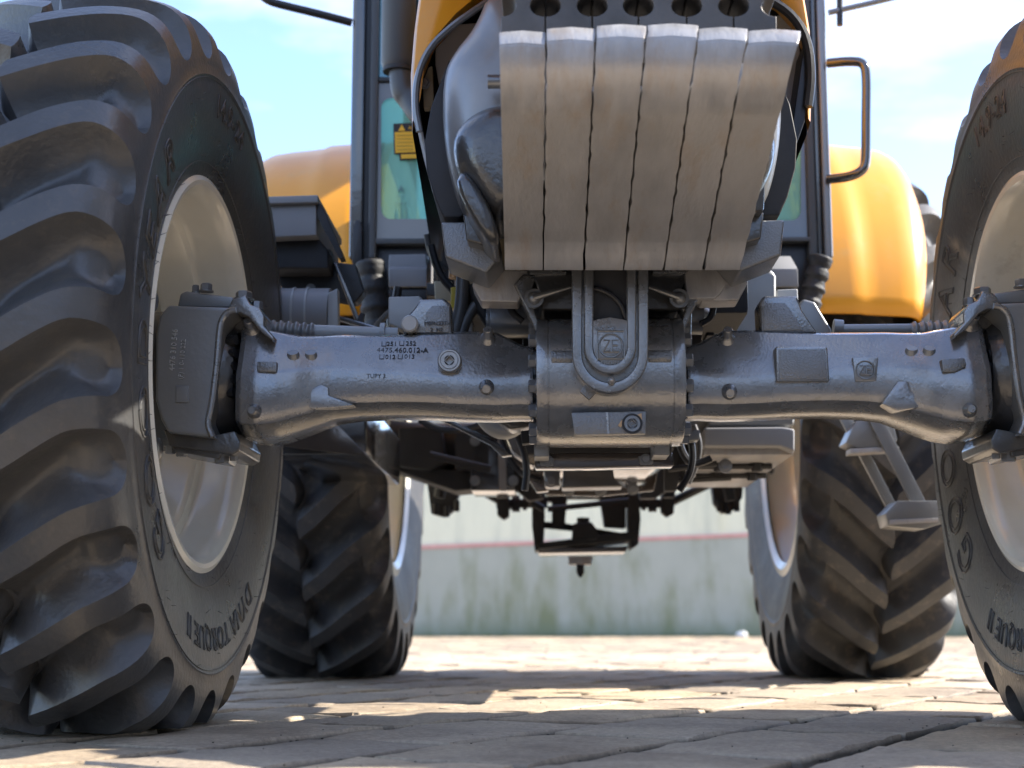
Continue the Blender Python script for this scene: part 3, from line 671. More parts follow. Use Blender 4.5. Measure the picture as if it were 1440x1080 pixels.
def emblem(cx, cy, Y, r, square, tilt=0, th=.0014):
    c = A(cx, cy, Y); bm = NB()
    tube(bm, [c + Vector((r*math.cos(t), 0, r*math.sin(t))) for t in [R_(a) for a in range(0, 361, 12)]], th, 6, False)
    def seg(*pts): tube(bm, [c + Vector((x*r, 0, z*r)) for x, z in pts], th, 6)
    seg((-.62, .48), (-.08, .48), (-.62, -.48), (-.08, -.48)); seg((.10, -.55), (.10, .48), (.70, .48)); seg((.10, .02), (.58, .02)); seg((-.62, -.56), (.70, -.56))
    if square:
        q = r*1.16; seg((-1.16, 1.25), (1.16, 1.25)); seg((-1.16, -1.5), (-1.16, 1.25)); seg((1.16, -1.3), (1.16, 1.25)); seg((-1.16, -1.15), (1.16, -1.15))
    if tilt: bmesh.ops.rotate(bm, cent=c, matrix=Matrix.Rotation(-tilt, 3, 'X'), verts=bm.verts)
    fmk('cast_emblem', bm, 'bolt')
emblem(859, 486, YP + .005, .0185, True)
def label(s, px, py, Y, size, m='bolt', tilt=0, roll=0, yaw=0, extrude=.001, parent=FA, name='cast_lettering', sp=1.0):
    o = text_obj(name, s, m, parent, Matrix.Translation(-parent.location) @ facing(A(px, py, Y), tilt, roll, yaw), size, extrude, spacing=sp); return o
label('4475-270.111', 858, 462, YP + .005, .0092)
label('4.ISO 24S', 859, 511, YP + .005, .0088)

# lettering, plugs, pads and bosses of the beams
def sfront(X, z):   # depth of the beam's front at height z (approx.)
    return -.075
TL = R_(38)
M['ink'] = mat('dark_letter_edge', (0.03, 0.03, 0.032), 0.5)
from mathutils.bvhtree import BVHTree
def bvh(o):
    m = o.data; mw = Matrix.Translation(FA.location)
    return BVHTree.FromPolygons([mw @ v.co for v in m.vertices], [tuple(p.vertices) for p in m.polygons])
BV = {True: bvh(bL), False: bvh(bR)}
def surf_hit(px, py):
    d = (CM @ Vector(((px - 720) / FPX, (540 - py) / FPX, -1))).normalized()
    h, n, i, t = BV[px < 850].ray_cast(CAM, d)
    if h is None: return A(px, py, -.07), Vector((0, -1, 0))
    return h, (n if n.dot(d) < 0 else -n)
def chamfer_pt(px, py): return surf_hit(px, py)[0]
def clabel(s, px, py, size, m='ink'):
    h, nn = surf_hit(px, py); p = h + nn*.0006; ang = math.atan2(nn.z, -nn.y)
    return text_obj('cast_lettering', s, m, FA, Matrix.Translation(-FA.location) @ facing(p, ang), size, .0008)
clabel('251', 551, 484, .0118); clabel('252', 578, 483.5, .0118); clabel('4475.460.012-A', 566, 493, .0135); clabel('012', 549, 502.5, .0118); clabel('013', 576, 502, .0118)
bm = NB()
for px, py in ((540, 484), (565, 483), (537, 502), (563, 502)):
    p = chamfer_pt(px, py) + Vector((0, -.0006, .0006))
    for a, b in (((-.0035, .004), (-.0035, -.004)), ((-.0035, -.004), (.0035, -.004)), ((.0035, -.004), (.0035, .004))):
        tube(bm, [p + Vector((a[0], -a[1]*-.42, a[1])), p + Vector((b[0], -b[1]*-.42, b[1]))], .0007, 4)
fmk('cast_box_marks', bm, 'ink')
clabel('TUPY 3', 529, 529, .010); label_hit = None
c = A(632, 507, -.078)
bm = NB(); lathe(bm, [(.03, .0205), (-.001, .0195), (-.003, .018), (-.003, .0155), (-.0005, .0150), (-.0005, .0142), (-.003, .0138), (-.003, .0085)], c, 'y', 40)
lathe(bm, [(-.003, .0086), (-.003, .0078), (.008, .0078), (.008, .0001)], c, 'y', 4); fmk('filler_plug', bm, 'steel', ang=30)
def boss(px, py, Y, r, lean=(0, -1, .25), L_=.028, m='bolt'):
    c, nn = surf_hit(px, py); d = (Vector(lean).normalized() + nn).normalized(); bm = NB()
    tube(bm, [c - d*.03, c - d*.012, c + d*.0, c + d*L_*.35, c + d*L_, c + d*(L_+.002)], [r*3.0, r*2.4, r*1.5, r*1.0, r*.97, r*.8], 20)
    return fmk('casting_boss', bm, 'cast', ang=50)
for px, py, Y, r, ln in ((684, 546, -.062, .0085, (0, -1, -.45)), (686, 474, -.035, .0085, (0, -.6, .8)), (1026, 552, -.062, .0085, (0, -1, -.45)), (1023, 474, -.035, .0085, (0, -.6, .8)), (357, 578, -.085, .0075, (0, -1, -.1)), (353, 460, -.06, .009, (-.2, -.5, .8)), (1364, 576, -.085, .0075, (0, -1, -.1)), (1366, 454, -.06, .009, (.2, -.5, .8))):
    boss(px, py, Y, r, ln, .016)
# rectangular pads near the ends
for poly in ([(361, 508), (389, 508), (389, 523), (361, 523)], [(1324, 505), (1357, 503), (1360, 514), (1344, 523), (1326, 523)]):
    bm = NB(); prism(bm, poly, -.112, .04); fmk('cast_pad', bm, 'castrough', bev=.003)
# framed type plate on the right beam
bm = NB(); prism(bm, [(1090, 487), (1164, 487), (1167, 537), (1091, 537)], -.080, .03)
fr = fmk('plate_frame', bm, 'cast', bev=.005, seg=3)
bm = NB(); prism(bm, [(1095, 491), (1160, 491), (1163, 533), (1096, 533)], -.0815, .004); fmk('blank_type_plate', bm, 'castrough', bev=.0012)
bm = NB(); prism(bm, [(1199, 502), (1236, 502), (1233, 536), (1203, 536)], -.079, .02); fmk('emblem_pad', bm, 'cast', bev=.003)
emblem(1217, 520, -.0805, .0148, False, th=.0012)
# wedge-shaped stop lugs on the lower front edge
for poly in ([(440, 545), (452, 540), (462, 545), (462, 556), (500, 570), (440, 576), (418, 566)], [(1262, 536), (1278, 536), (1282, 550), (1330, 568), (1262, 578), (1240, 568)]):
    bm = NB(); prism(bm, poly, -.088, .05); fmk('stop_lug', bm, 'cast', bev=.004)
for px in (405, 430): pass
# small round dimples above
for px, py in ((412, 499), (437, 499), (1282, 493), (1307, 493)):
    bm = NB(); p = chamfer_pt(px, py); tube(bm, [p + Vector((0, .004, -.004)), p + Vector((0, -.0025, .004))], [.012, .009], 16); fmk('casting_dimple', bm, 'castflat')
# bridge ledge where the beam narrows
# brackets standing on the beam
bm = NB(); prism(bm, [(566, 468), (568, 450), (584, 432), (590, 421), (624, 419), (634, 427), (636, 470)], -.035, .07); sb = fmk('steering_stop', bm, 'cast', bev=.005, seg=3)
bm = NB(); prism(bm, [(598, 467), (599, 440), (608, 430), (632, 430), (632, 467)], -.037, .003); fmk('stop_pocket', bm, 'castrough', bev=.0008)
bm = NB(); c = A(577, 457, -.035); lathe(bm, [(.02, .0145), (-.014, .0145), (-.017, .012)], c, 'y', 28, True); fmk('stop_pin', bm, 'lightgrey')
label('M0M1237.4', 615, 455, -.039, .0095, 'ink'); label('2  H2', 614, 464, -.039, .0095, 'ink')
bm = NB(); prism(bm, [(1070, 467), (1068, 424), (1074, 416), (1121, 416), (1128, 436), (1150, 468)], -.035, .07); fmk('steering_stop', bm, 'cast', bev=.005, seg=3)
bm = NB(); prism(bm, [(1074, 464), (1073, 432), (1078, 426), (1104, 426), (1112, 436), (1130, 464)], -.037, .003); fmk('stop_pocket', bm, 'castrough', bev=.0008)

# steering cylinder and tie rods lying behind the beams
def bellows(pts0, p1, r, n, ribs):
    bm = NB(); P = []; RR = []
    for i in range(ribs*4 + 1):
        t = i/(ribs*4); P.append(pts0.lerp(p1, t)); RR.append(r*(1.0 if (i % 4) in (1, 2) else .78))
    tube(bm, P, RR, 18); return bm
for a, b, c_, d in ((380, 458, 445, 464), (1345, 458, 1280, 462)):
    bm = bellows(A(a, b + 4, .09), A(c_, d + 3, .09), .016, 0, 6); fmk('steering_boot', bm, 'castflat', ang=60)
bm = NB(); tube(bm, [A(440, 466, .09), A(560, 470, .09)], .012, 16); tube(bm, [A(535, 468, .09), A(542, 468, .09)], .018, 12); fmk('tie_rod', bm, 'lightgrey')
bm = NB(); tube(bm, [A(1290, 463, .09), A(1172, 464, .09)], .010, 16); tube(bm, [A(1172, 460, .09), A(1185, 461, .09)], .014, 12); fmk('tie_rod', bm, 'castflat')
bm = NB(); tube(bm, [A(690, 452, .10), A(760, 452, .10)], .030, 24); tube(bm, [A(684, 452, .10), A(692, 452, .10)], .024, 20); fmk('steering_cylinder', bm, 'castflat', bev=.002)
bm = NB(); tube(bm, [A(950, 448, .10), A(988, 448, .10), A(992, 450, .10)], [.029, .029, .022], 24); fmk('steering_cylinder', bm, 'castflat')

# steering knuckles
def knuckle(mx):
    """drawn for the left of the picture, mirrored for the right"""
    K = empty('steering_knuckle', (0, 0, .58), T)
    def X(p): return Vector((-p.x + .004, p.y, p.z)) if mx else p
    def pr(name, poly, Y0, th, m, bev=.004, seg=3, parent=K):
        bm = NB(); P = [X(A(x, y, Y0)) for x, y in poly]
        a = [bm.verts.new(p) for p in P]; b = [bm.verts.new(p + Vector((0, th, 0))) for p in P]; n = len(P)
        bm.faces.new(a); bm.faces.new(b[::-1])
        for i in range(n): bm.faces.new((a[i], b[i], b[(i+1) % n], a[(i+1) % n]))
        bmesh.ops.transform(bm, matrix=Matrix.Translation((0, 0, -.58)), verts=bm.verts)
        return mk(name, bm, m, parent, bev=bev, seg=seg)
    body = [(219, 470), (224, 444), (236, 429), (320, 432), (330, 436), (318, 444), (309, 462), (305, 500), (300, 545), (298, 572), (291, 588), (294, 604), (302, 616), (236, 608), (226, 590), (218, 560)]
    pr('knuckle_body', body, -.125, .24, 'castflat', .010, 4)
    # bright lip round the mouth
    bm = NB(); path = [(299, 614), (291, 596), (297, 574), (301, 545), (306, 500), (308, 470), (311, 450), (320, 438), (332, 436)]
    tube(bm, smoothpath([X(A(x, y, -.126)) for x, y in path], 2), .0055, 10); bmesh.ops.transform(bm, matrix=Matrix.Translation((0, 0, -.58)), verts=bm.verts); mk('mouth_lip', bm, 'cast', K)
    pr('top_cover', [(249, 432), (253, 412), (262, 409), (330, 418), (326, 433)], -.085, .17, 'castflat', .006)
    pr('upper_arm', [(318, 440), (326, 420), (345, 414), (352, 428), (366, 434), (372, 444), (371, 458), (386, 474), (384, 480), (368, 468), (350, 446), (338, 440)], -.10, .10, 'cast', .005)
    pr('swivel_yoke', [(330, 436), (365, 440), (370, 470), (330, 470), (318, 452)], -.05, .12, 'darkcast', .01)
    pr('lower_plate', [(230, 604), (300, 612), (330, 606), (338, 622), (336, 634), (326, 640), (238, 626)], -.105, .18, 'darkcast', .003)
    pr('base_strip', [(240, 624), (312, 634), (308, 646), (244, 634)], -.095, .13, 'darkcast', .003)
    pr('sealed_joint', [(300, 440), (345, 436), (350, 606), (298, 606)], -.02, .10, 'boot', .012)
    pr('cast_square', [(247, 542), (265, 542), (265, 566), (247, 566)], -.128, .006, 'castflat', .0015)
    # U-joint shapes in the cavity
    bm = NB(); c = X(A(322, 520, -.03)); lathe(bm, [(-.02, .03), (.0, .04), (.02, .03)], c, 'x', 20, True)
    for t in range(5): tube(bm, [c + Vector((-.02, -.03, -.05 + .022*t)), c + Vector((.02, -.045, -.045 + .022*t))], .009, 8)
    bmesh.ops.transform(bm, matrix=Matrix.Translation((0, 0, -.58)), verts=bm.verts); mk('drive_joint', bm, 'boot', K)
    for px, py, r, up in ((290, 409, .010, 1), (343, 420, .014, 1), (362, 434, .009, 1), (275, 411, .006, 1), (256, 632, .010, -1), (312, 642, .012, -1), (240, 628, .009, -1), (329, 638, .007, -1)):
        bm = NB(); c = X(A(px, py, -.075)); hexbolt(bm, c - Vector((0, 0, .002*up)), 'z', r, up*.014); bmesh.ops.transform(bm, matrix=Matrix.Translation((0, 0, -.58)), verts=bm.verts); mk('knuckle_bolt', bm, 'bolt', K)
    # hub flange towards the wheel
    sx = 1 if mx else -1; bm = NB()
    lathe(bm, [(sx*.625, .10), (sx*.655, .118), (sx*.672, .118), (sx*.69, .11), (sx*.75, .12), (sx*.78, .12)], (0, .02, .0), 'x', 48, True); mk('hub', bm, 'darkcast', K)
    for k in range(8):
        t = 2*math.pi*k/8 + .2; bm = NB(); c = Vector((sx*.672, .02 + .105*math.cos(t), .105*math.sin(t))); lathe(bm, [(0, .010), (-sx*.012, .010), (-sx*.014, .008)], c, 'x', 6, True); mk('hub_bolt', bm, 'darkcast', K)
    # cast lettering (vertical)
    for s_, px, py, sz in (('4476 310 546', 244, 492, .0125), ('(P) 1 0-110 222', 256, 505, .0105)):
        p = X(A(px, py, -.1262)); o = text_obj('cast_lettering', s_, 'lightgrey', K, Matrix.Translation((0, 0, -.58)) @ facing(p, 0, R_(87)), sz, .0014)
    return K
kL = knuckle(False); kR = knuckle(True)
# wheel-side bolts (big) by the tyre
for px, py in ((216, 424), (222, 631)):
    bm = NB(); c = A(px, py, -.20); lathe(bm, [(-.012, .017), (.010, .017), (.013, .012)], c, 'x', 20, True)
    bmesh.ops.transform(bm, matrix=Matrix.Translation((.853, 0, 0)), verts=bm.verts); mk('rim_clamp_bolt', bm, 'darkcast', fwL)

# ------------------------------------------------------------------ front weights
tops = [702, 768, 838, 909, 982, 1052, 1125]; bots = [710, 764, 821, 877, 934, 989, 1041]; crest = [52, 47, 43, 42, 47, 50]
ups = [704, 767, 833, 898, 966, 1032, 1093]
for i in range(6):
    wt = empty('front_weight', (0, 0, 0), T)
    stn = [(crest[i], -.735), (crest[i] + 5, -.758), (crest[i] + 14, -.766), (78, -.763)]
    for k in range(1, 7): stn.append((78 + (158-78)*k/6, -.763 + (.066)*(k/6)**1.6))
    for k in range(1, 25): stn.append((158 + (338-158)*k/24, -.697 + .42*k/24))
    stn += [(343, -.270), (360, -.256), (376, -.243), (380, -.236)]
    bm = NB(); lo = []; hi = []; rnd = random.Random(40 + i)
    for py, Y in stn:
        t = (py - 50) / 328; a = tops[i] + (bots[i]-tops[i])*t; b = tops[i+1] + (bots[i+1]-tops[i+1])*t
        g = .8 + 2.2*max(0, math.sin(py*.16 + i*2.1))**3 + .3*rnd.random(); g2 = .8 + 1.6*max(0, math.sin(py*.19 + i*1.3 + 1))**3 + .3*rnd.random()
        if i == 0: g = 0
        if i == 5: g2 = 0 + rnd.uniform(-1, 1)
        arch = -3.0 if py < 70 else 0
        row = []
        for q, dz in ((0, 0), (.08, .3), (.5, 1), (.92, .3), (1, 0)):
            row.append(bm.verts.new(A(a + g + (b - g2 - a - g)*q, py + arch*dz, Y)))
        lo.append(row)
    for r0, r1 in zip(lo, lo[1:]):
        for k in range(4): bm.faces.new((r0[k], r0[k+1], r1[k+1], r1[k]))
    # body rises straight up behind the underside
    up = []
    for (py, Y), row in zip(stn, lo):
        up.append([bm.verts.new(p.co + Vector((0, 0, .003 + .057*min(1, max(0, (Y + .74)/.10))))) for p in row])
    for r0, r1 in zip(up, up[1:]):
        for k in range(4): bm.faces.new((r0[k], r1[k], r1[k+1], r0[k+1]))
    for j in range(len(lo)-1):
        bm.faces.new((lo[j][0], lo[j+1][0], up[j+1][0], up[j][0])); bm.faces.new((lo[j][-1], up[j][-1], up[j+1][-1], lo[j+1][-1]))
    bm.faces.new(lo[0] + up[0][::-1]); bm.faces.new(lo[-1][::-1] + up[-1])
    mk('lower_plate', bm, 'weight', wt, bev=.0022, seg=2, ang=40)
    # upper body with half-moon hand holes on both flanks
    x0, x1 = ups[i] + .7, ups[i+1] - .7; top = -260
    poly = [(x0, 60), (x1, 60), (x1, 22)] + [(x1 - 21*math.sin(R_(a)), 8 + 15*math.cos(R_(a))) for a in range(10, 171, 20)] + [(x1, -8), (x1, top), (x0, top), (x0, -8)] + [(x0 + 21*math.sin(R_(a)), 8 + 15*math.cos(R_(a))) for a in range(170, 9, -20)] + [(x0, 22)]
    bm = NB(); prism(bm, poly, -.665, .075); mk('upper_body', bm, 'weightshade', wt, bev=.004, seg=3)
# carrier bar behind the weights
bm = NB(); prism(bm, [(726, 60), (1072, 60), (1072, -240), (726, -240)], -.55, .06); mk('weight_carrier', bm, 'darkcast', T, bev=.006)
bm = NB(); prism(bm, [(722, 40), (1082, 40), (1075, 296), (732, 296)], -.27, .05); mk('carrier_plate', bm, 'darkcast', T, bev=.006)
# carrier bolt on the left
bm = NB(); c = A(686, 115, -.34)
tube(bm, [c, c + Vector((.06, 0, 0))], .010, 16)
for k in range(5): tube(bm, [c + Vector((.001 + .004*k, 0, 0)), c + Vector((.003 + .004*k, 0, 0))], .0112, 16)
mk('carrier_bolt', bm, 'bolt', T)

# ------------------------------------------------------------------ front frame casting, both sides
def both(name, poly, Y0, th, m, bev=.004, seg=3, mirror=True, parent=T, **k):
    for mxx in ((False, True) if mirror else (False,)):
        bm = NB(); P = [A(x, y, Y0) for x, y in poly]
        if mxx: P = [Vector((-p.x, p.y, p.z)) for p in P]
        a = [bm.verts.new(p) for p in P]; b = [bm.verts.new(p + Vector((0, th, 0))) for p in P]; n = len(P)
        bm.faces.new(a); bm.faces.new(b[::-1])
        for i in range(n): bm.faces.new((a[i], b[i], b[(i+1) % n], a[(i+1) % n]))
        o = mk(name, bm, m, parent, bev=bev, seg=seg, **k)
    return o
def one(*a, **k): k['mirror'] = False; return both(*a, **k)
# big glossy shoulder casting: a bulged shell, lofted from outline rings
def bulge(name, poly, Y0, depth, m, steps=6, back=.1, mirror=True, shrink=.55, centre=None):
    for mxx in ((False, True) if mirror else (False,)):
        bm = NB(); cx = sum(p[0] for p in poly)/len(poly); cy = sum(p[1] for p in poly)/len(poly)
        if centre: cx, cy = centre
        rings = []
        base = [A(x, y, Y0) for x, y in poly]; C0 = A(cx, cy, Y0)
        rings.append([p + Vector((0, back, 0)) for p in base])
        for k in range(steps + 1):
            t = k/steps; sfac = 1 - shrink*(1 - math.cos(t*math.pi/2)); d = -depth*math.sin(t*math.pi/2)
            rings.append([C0 + (p - C0)*sfac + Vector((0, d, 0)) for p in base])
        if mxx: rings = [[Vector((-p.x, p.y, p.z)) for p in r] for r in rings]
        R3 = [[bm.verts.new(p) for p in r] for r in rings]; n = len(poly)
        for a, b in zip(R3, R3[1:]):
            for i in range(n): bm.faces.new((a[i], a[(i+1) % n], b[(i+1) % n], b[i]))
        bm.faces.new(R3[0]); bm.faces.new(R3[-1]); mk(name, bm, m, T, ang=60)
def dens(poly, it=2):
    P = [Vector((x, y, 0)) for x, y in poly]; 
    for _ in range(it):
        q = []
        for i in range(len(P)):
            a, b = P[i], P[(i+1) % len(P)]; q += [a.lerp(b, .25), a.lerp(b, .75)]
        P = q
    return [(p.x, p.y) for p in P]
bulge('front_frame', dens([(800, -30), (690, -10), (668, 45), (640, 78), (624, 108), (622, 170), (630, 240), (650, 300), (690, 325), (740, 290), (800, 280)]), -.20, .10, 'gloss', centre=(770, 210), shrink=.45)
bulge('frame_web', dens([(790, 160), (700, 152), (660, 168), (636, 196), (640, 240), (655, 270), (675, 300), (700, 318), (740, 290), (790, 280)]), -.27, .07, 'darkcast', centre=(745, 240), shrink=.4)
bulge('frame_rib', dens([(704, 345), (696, 305), (672, 262), (650, 240), (640, 262), (660, 305), (688, 348)], 1), -.30, .03, 'darkcast', mirror=False, shrink=.4)
both('frame_side_plate', [(632, 82), (606, 150), (597, 200), (600, 240), (612, 280), (624, 306), (646, 306), (655, 300), (640, 230), (628, 180), (628, 110)], -.16, .5, 'dullblack', .004)
both('frame_foot', [(620, 312), (652, 312), (702, 332), (706, 358), (684, 384), (626, 362)], -.20, .12, 'castrough', .005)
both('frame_foot_plate', [(651, 300), (696, 322), (704, 345), (698, 350), (656, 338)], -.235, .05, 'darkcast', .004)
both('weight_bracket', [(668, 380), (742, 380), (745, 400), (728, 425), (676, 424), (664, 402)], -.06, .06, 'weight', .003)
one('weight_bracket', [(962, 378), (1028, 378), (1026, 392), (1014, 412), (1005, 420), (966, 420)], -.075, .05, 'weight', .003)
one('radiator_plate', [(612, 35), (700, 30), (700, 250), (640, 250), (612, 90)], -.06, .03, 'lightgrey', .004)
one('radiator_plate', [(1093, 20), (1122, 22), (1128, 120), (1115, 250), (1080, 250)], -.06, .03, 'lightgrey', .004)
one('side_panel', [(1131, 60), (1140, 80), (1132, 170), (1105, 245), (1082, 300), (1074, 290), (1112, 190)], -.14, .5, 'black', .003)
# lower carrier casting above the drum
one('frame_crossmember', [(736, 378), (742, 392), (752, 398), (762, 436), (956, 436), (962, 400), (985, 392), (990, 378)], -.06, .14, 'darkcast', .006)
both('mount_pad', [(744, 379), (796, 379), (797, 384), (746, 386)], -.075, .02, 'cast', .002)
both('frame_ear', [(736, 385), (752, 388), (748, 410), (752, 436), (760, 462), (753, 466), (742, 440), (722, 400)], -.07, .05, 'cast', .004)
for px, py, ex, ey in ((751, 420, 802, 404), (955, 420, 913, 404)):
    bm = NB(); c = A(px, py, -.10); bmesh.ops.create_uvsphere(bm, u_segments=20, v_segments=12, radius=.012, matrix=Matrix.Translation(c)); lathe(bm, [(-.004, .016), (.004, .016)], c, 'y', 20, True)
    tube(bm, [c + Vector((0, -.008, 0)), A(ex, ey, -.11)], [.006, .0028], 10); mk('steering_ball_joint', bm, 'bolt', T)
bm = NB(); tube(bm, [A(962, 436, -.02), A(966, 450, -.02), A(964, 470, -.02)], [.014, .008, .010], 12); mk('grease_fitting', bm, 'bolt', T)

# filter, hoses behind left weights
bm = NB(); c = A(692, 385, .16); bmesh.ops.create_uvsphere(bm, u_segments=28, v_segments=16, radius=.058, matrix=Matrix.Translation(c + Vector((0, 0, .012)))); tube(bm, [c, c + Vector((0, 0, .14))], .058, 28); mk('oil_filter', bm, 'creamfilter', T)
for pts, r, m in (([(652, 380), (650, 430), (640, 470)], .013, 'hose'), ([(668, 400), (676, 430), (700, 470)], .014, 'boot'), ([(690, 436), (700, 450), (702, 475)], .012, 'boot'), ([(672, 425), (655, 450), (648, 475)], .010, 'hose'), ([(708, 438), (714, 455), (716, 475)], .005, 'bolt')):
    bm = NB(); tube(bm, smoothpath([A(x, y, .14) for x, y in pts]), r, 14); mk('hose', bm, m, T)
bm = NB(); tube(bm, [A(641, 405, .30), A(641, 434, .30)], .010, 14); mk('hose_sleeve', bm, 'yellowhose', T)
one('tank_end', [(610, 395), (636, 395), (638, 424), (612, 424)], .5, .2, 'creamfilter', .004)
one('hose_block', [(636, 438), (665, 438), (665, 468), (636, 468)], .22, .05, 'lightgrey', .003)
bm = NB(); tube(bm, [A(640, 380, .20), A(638, 392, .20)], [.012, .010], 12); mk('hose_fitting', bm, 'copper', T)

# ------------------------------------------------------------------ bonnet
Bp = [(577, 178), (575, 112), (580, 52), (590, -20), (612, -120), (680, -190), (1036, -190), (1106, -120), (1128, -20), (1140, 50), (1143, 110), (1141, 178), (1137, 150), (1134, 66), (1120, 34), (1096, 8), (1060, -12), (700, -14), (668, 6), (636, 32), (607, 64), (591, 105), (585, 150)]
BN = empty('bonnet', (0, 0, 0), T)
bm = NB(); P = [A(x, y, -.10) for x, y in Bp]
c0 = Vector((0.0, 0, P[0].z)); a = []; b = []
rings = []
for Y, k in ((-.14, .965), (-.12, .985), (-.06, 1.0), (.3, 1.04), (.8, 1.10), (1.12, 1.14)):
    rings.append([bm.verts.new((p.x*k, Y, p.z + max(0, p.z - 1.0)*(Y + .14)*.25)) for p in P])
n = len(P); bm2 = NB(); ring2 = [[bm2.verts.new(v.co) for v in r] for r in rings[2:]]
for r0, r1 in zip(ring2, ring2[1:]):
    for i in range(n): bm2.faces.new((r0[i], r0[(i+1) % n], r1[(i+1) % n], r1[i]))
bm2.faces.new(ring2[0]); bm2.faces.new(ring2[-1]); mk('engine_side_panels', bm2, 'black', BN, bev=.003)  # unseen sides, added in black to cut yellow bounce on the tyres
for r in rings[3:]:
    for v in r: bm.verts.remove(v)
rings = rings[:3]
for v in rings[2]: v.co.y = -.062
for r0, r1 in zip(rings, rings[1:]):
    for i in range(n): bm.faces.new((r0[i], r0[(i+1) % n], r1[(i+1) % n], r1[i]))
bm.faces.new(rings[0]); bm.faces.new(rings[-1]); mk('bonnet_shell', bm, 'yellow', BN, bev=.006, seg=2, ang=40)
bm = NB(); wprism(bm, [(-.48, 1.19), (-.50, 1.30), (-.44, 1.50), (-.25, 1.64), (1.15, 1.80), (1.15, 1.30), (-.10, 1.34), (-.13, 1.30)], 'x', -.31, .31); mk('bonnet_top', bm, 'yellow', BN, bev=.03, seg=4)  # unseen top and nose, raised and lengthened to shade the left tyre
bm = NB(); wprism(bm, [(-.506, 1.20), (-.512, 1.30), (-.46, 1.47), (-.44, 1.46), (-.44, 1.20)], 'x', -.22, .22); mk('nose_grille', bm, 'black', BN, bev=.01)
bm = NB(); tube(bm, smoothpath([A(x, y, -.145) for x, y in ((590, 185), (583, 150), (587, 104), (604, 66), (636, 36), (668, 14), (700, -8), (760, -16))], 2), .006, 8); mk('bonnet_trim', bm, 'bolt', BN)
bm = NB(); tube(bm, smoothpath([A(x, y, -.145) for x, y in ((1000, -16), (1060, -10), (1098, 8), (1122, 30), (1137, 62), (1141, 110), (1136, 150))], 2), .0085, 8); mk('bonnet_trim', bm, 'black', BN)
bm = NB(); tube(bm, smoothpath([A(x, y, -.12) for x, y in ((586, 150), (590, 180), (600, 225), (612, 270))], 2), .0045, 8); mk('panel_edge', bm, 'lightgrey', BN)
bm = NB(); prism(bm, [(600, -20), (1120, -20), (1120, -100), (600, -100)], -.05, .03); mk('grille', bm, 'black', BN)
bm = NB(); box(bm, (-.26, .15, .72), (.26, 1.10, 1.32)); mk('engine_block', bm, 'dullblack', T, bev=.01)
one('hinge_plate', [(594, 100), (608, 92), (610, 150), (596, 152)], -.05, .02, 'creamfilter', .002)
for px, py in ((603, 70), (597, 118)):
    bm = NB(); hexbolt(bm, A(px, py, -.06), 'y', .008, -.008); mk('panel_bolt', bm, 'steel', T)

# ------------------------------------------------------------------ exhaust
EX = empty('exhaust', (0, 0, 0), T); YE = .95
bm = NB(); a0 = A(560, 95, YE); tube(bm, [a0 + Vector((0, 0, -.004)), a0 + Vector((0, 0, .01)), a0 + Vector((0, 0, 1.3))], [.036, .042, .042], 32); mk('muffler', bm, 'muffler', EX)
bm = NB(); tube(bm, [a0 + Vector((0, 0, -.012)), a0 + Vector((0, 0, .0))], .037, 28); mk('muffler_collar', bm, 'dullblack', EX)
bm = NB(); tube(bm, smoothpath([a0 + Vector((.006, 0, -.01)), a0 + Vector((.01, 0, -.06)), A(576, 140, YE), A(592, 165, YE - .02), A(625, 185, YE - .05)]), .028, 24); mk('exhaust_elbow', bm, 'muffler', EX)

# ------------------------------------------------------------------ cab
CB = empty('cab', (0, 0, 0), T); YC = 1.22
def cb(name, poly, Y0, th, m, bev=.004, mirror=False, **k): return both(name, poly, Y0, th, m, bev, 2, mirror, CB, **k)
# pillars run up past the frame
bm = NB()
for mxx in (False, True):
    pass
for side, xs in ((0, [(490, 509), (509, 517), (517, 528)]), (1, [(1138, 1151), (1151, 1160), (1160, 1172)])):
    for (xa, xb), m, Yd, nm in zip(xs, (('blackgloss', 'black', 'muffler') if side == 0 else ('muffler', 'blackgloss', 'bolt')), (0, .012, -.004), ('cab_pillar', 'pillar_seal', 'door_frame')):
        bm = NB(); p0 = A(xa, 364, YC); p1 = A(xb, 364, YC)
        box(bm, (p0.x, YC + Yd, p0.z), (p1.x, YC + Yd + .05, 2.55)); mk(nm, bm, m, CB, bev=.008 if m != 'black' else .002, seg=3)
bm = NB(); pa = A(482, 0, YC).x; pb2 = A(1180, 0, YC).x
box(bm, (pa - .12, YC - .10, 2.55), (pb2 + .12, 2.95, 2.75)); mk('cab_roof', bm, 'yellow', CB, bev=.05, seg=4)
for x in (pa + .01, pb2 - .05):
    bm = NB(); box(bm, (x, 2.75, 1.0), (x + .05, 2.80, 2.55)); mk('rear_pillar', bm, 'black', CB, bev=.006)
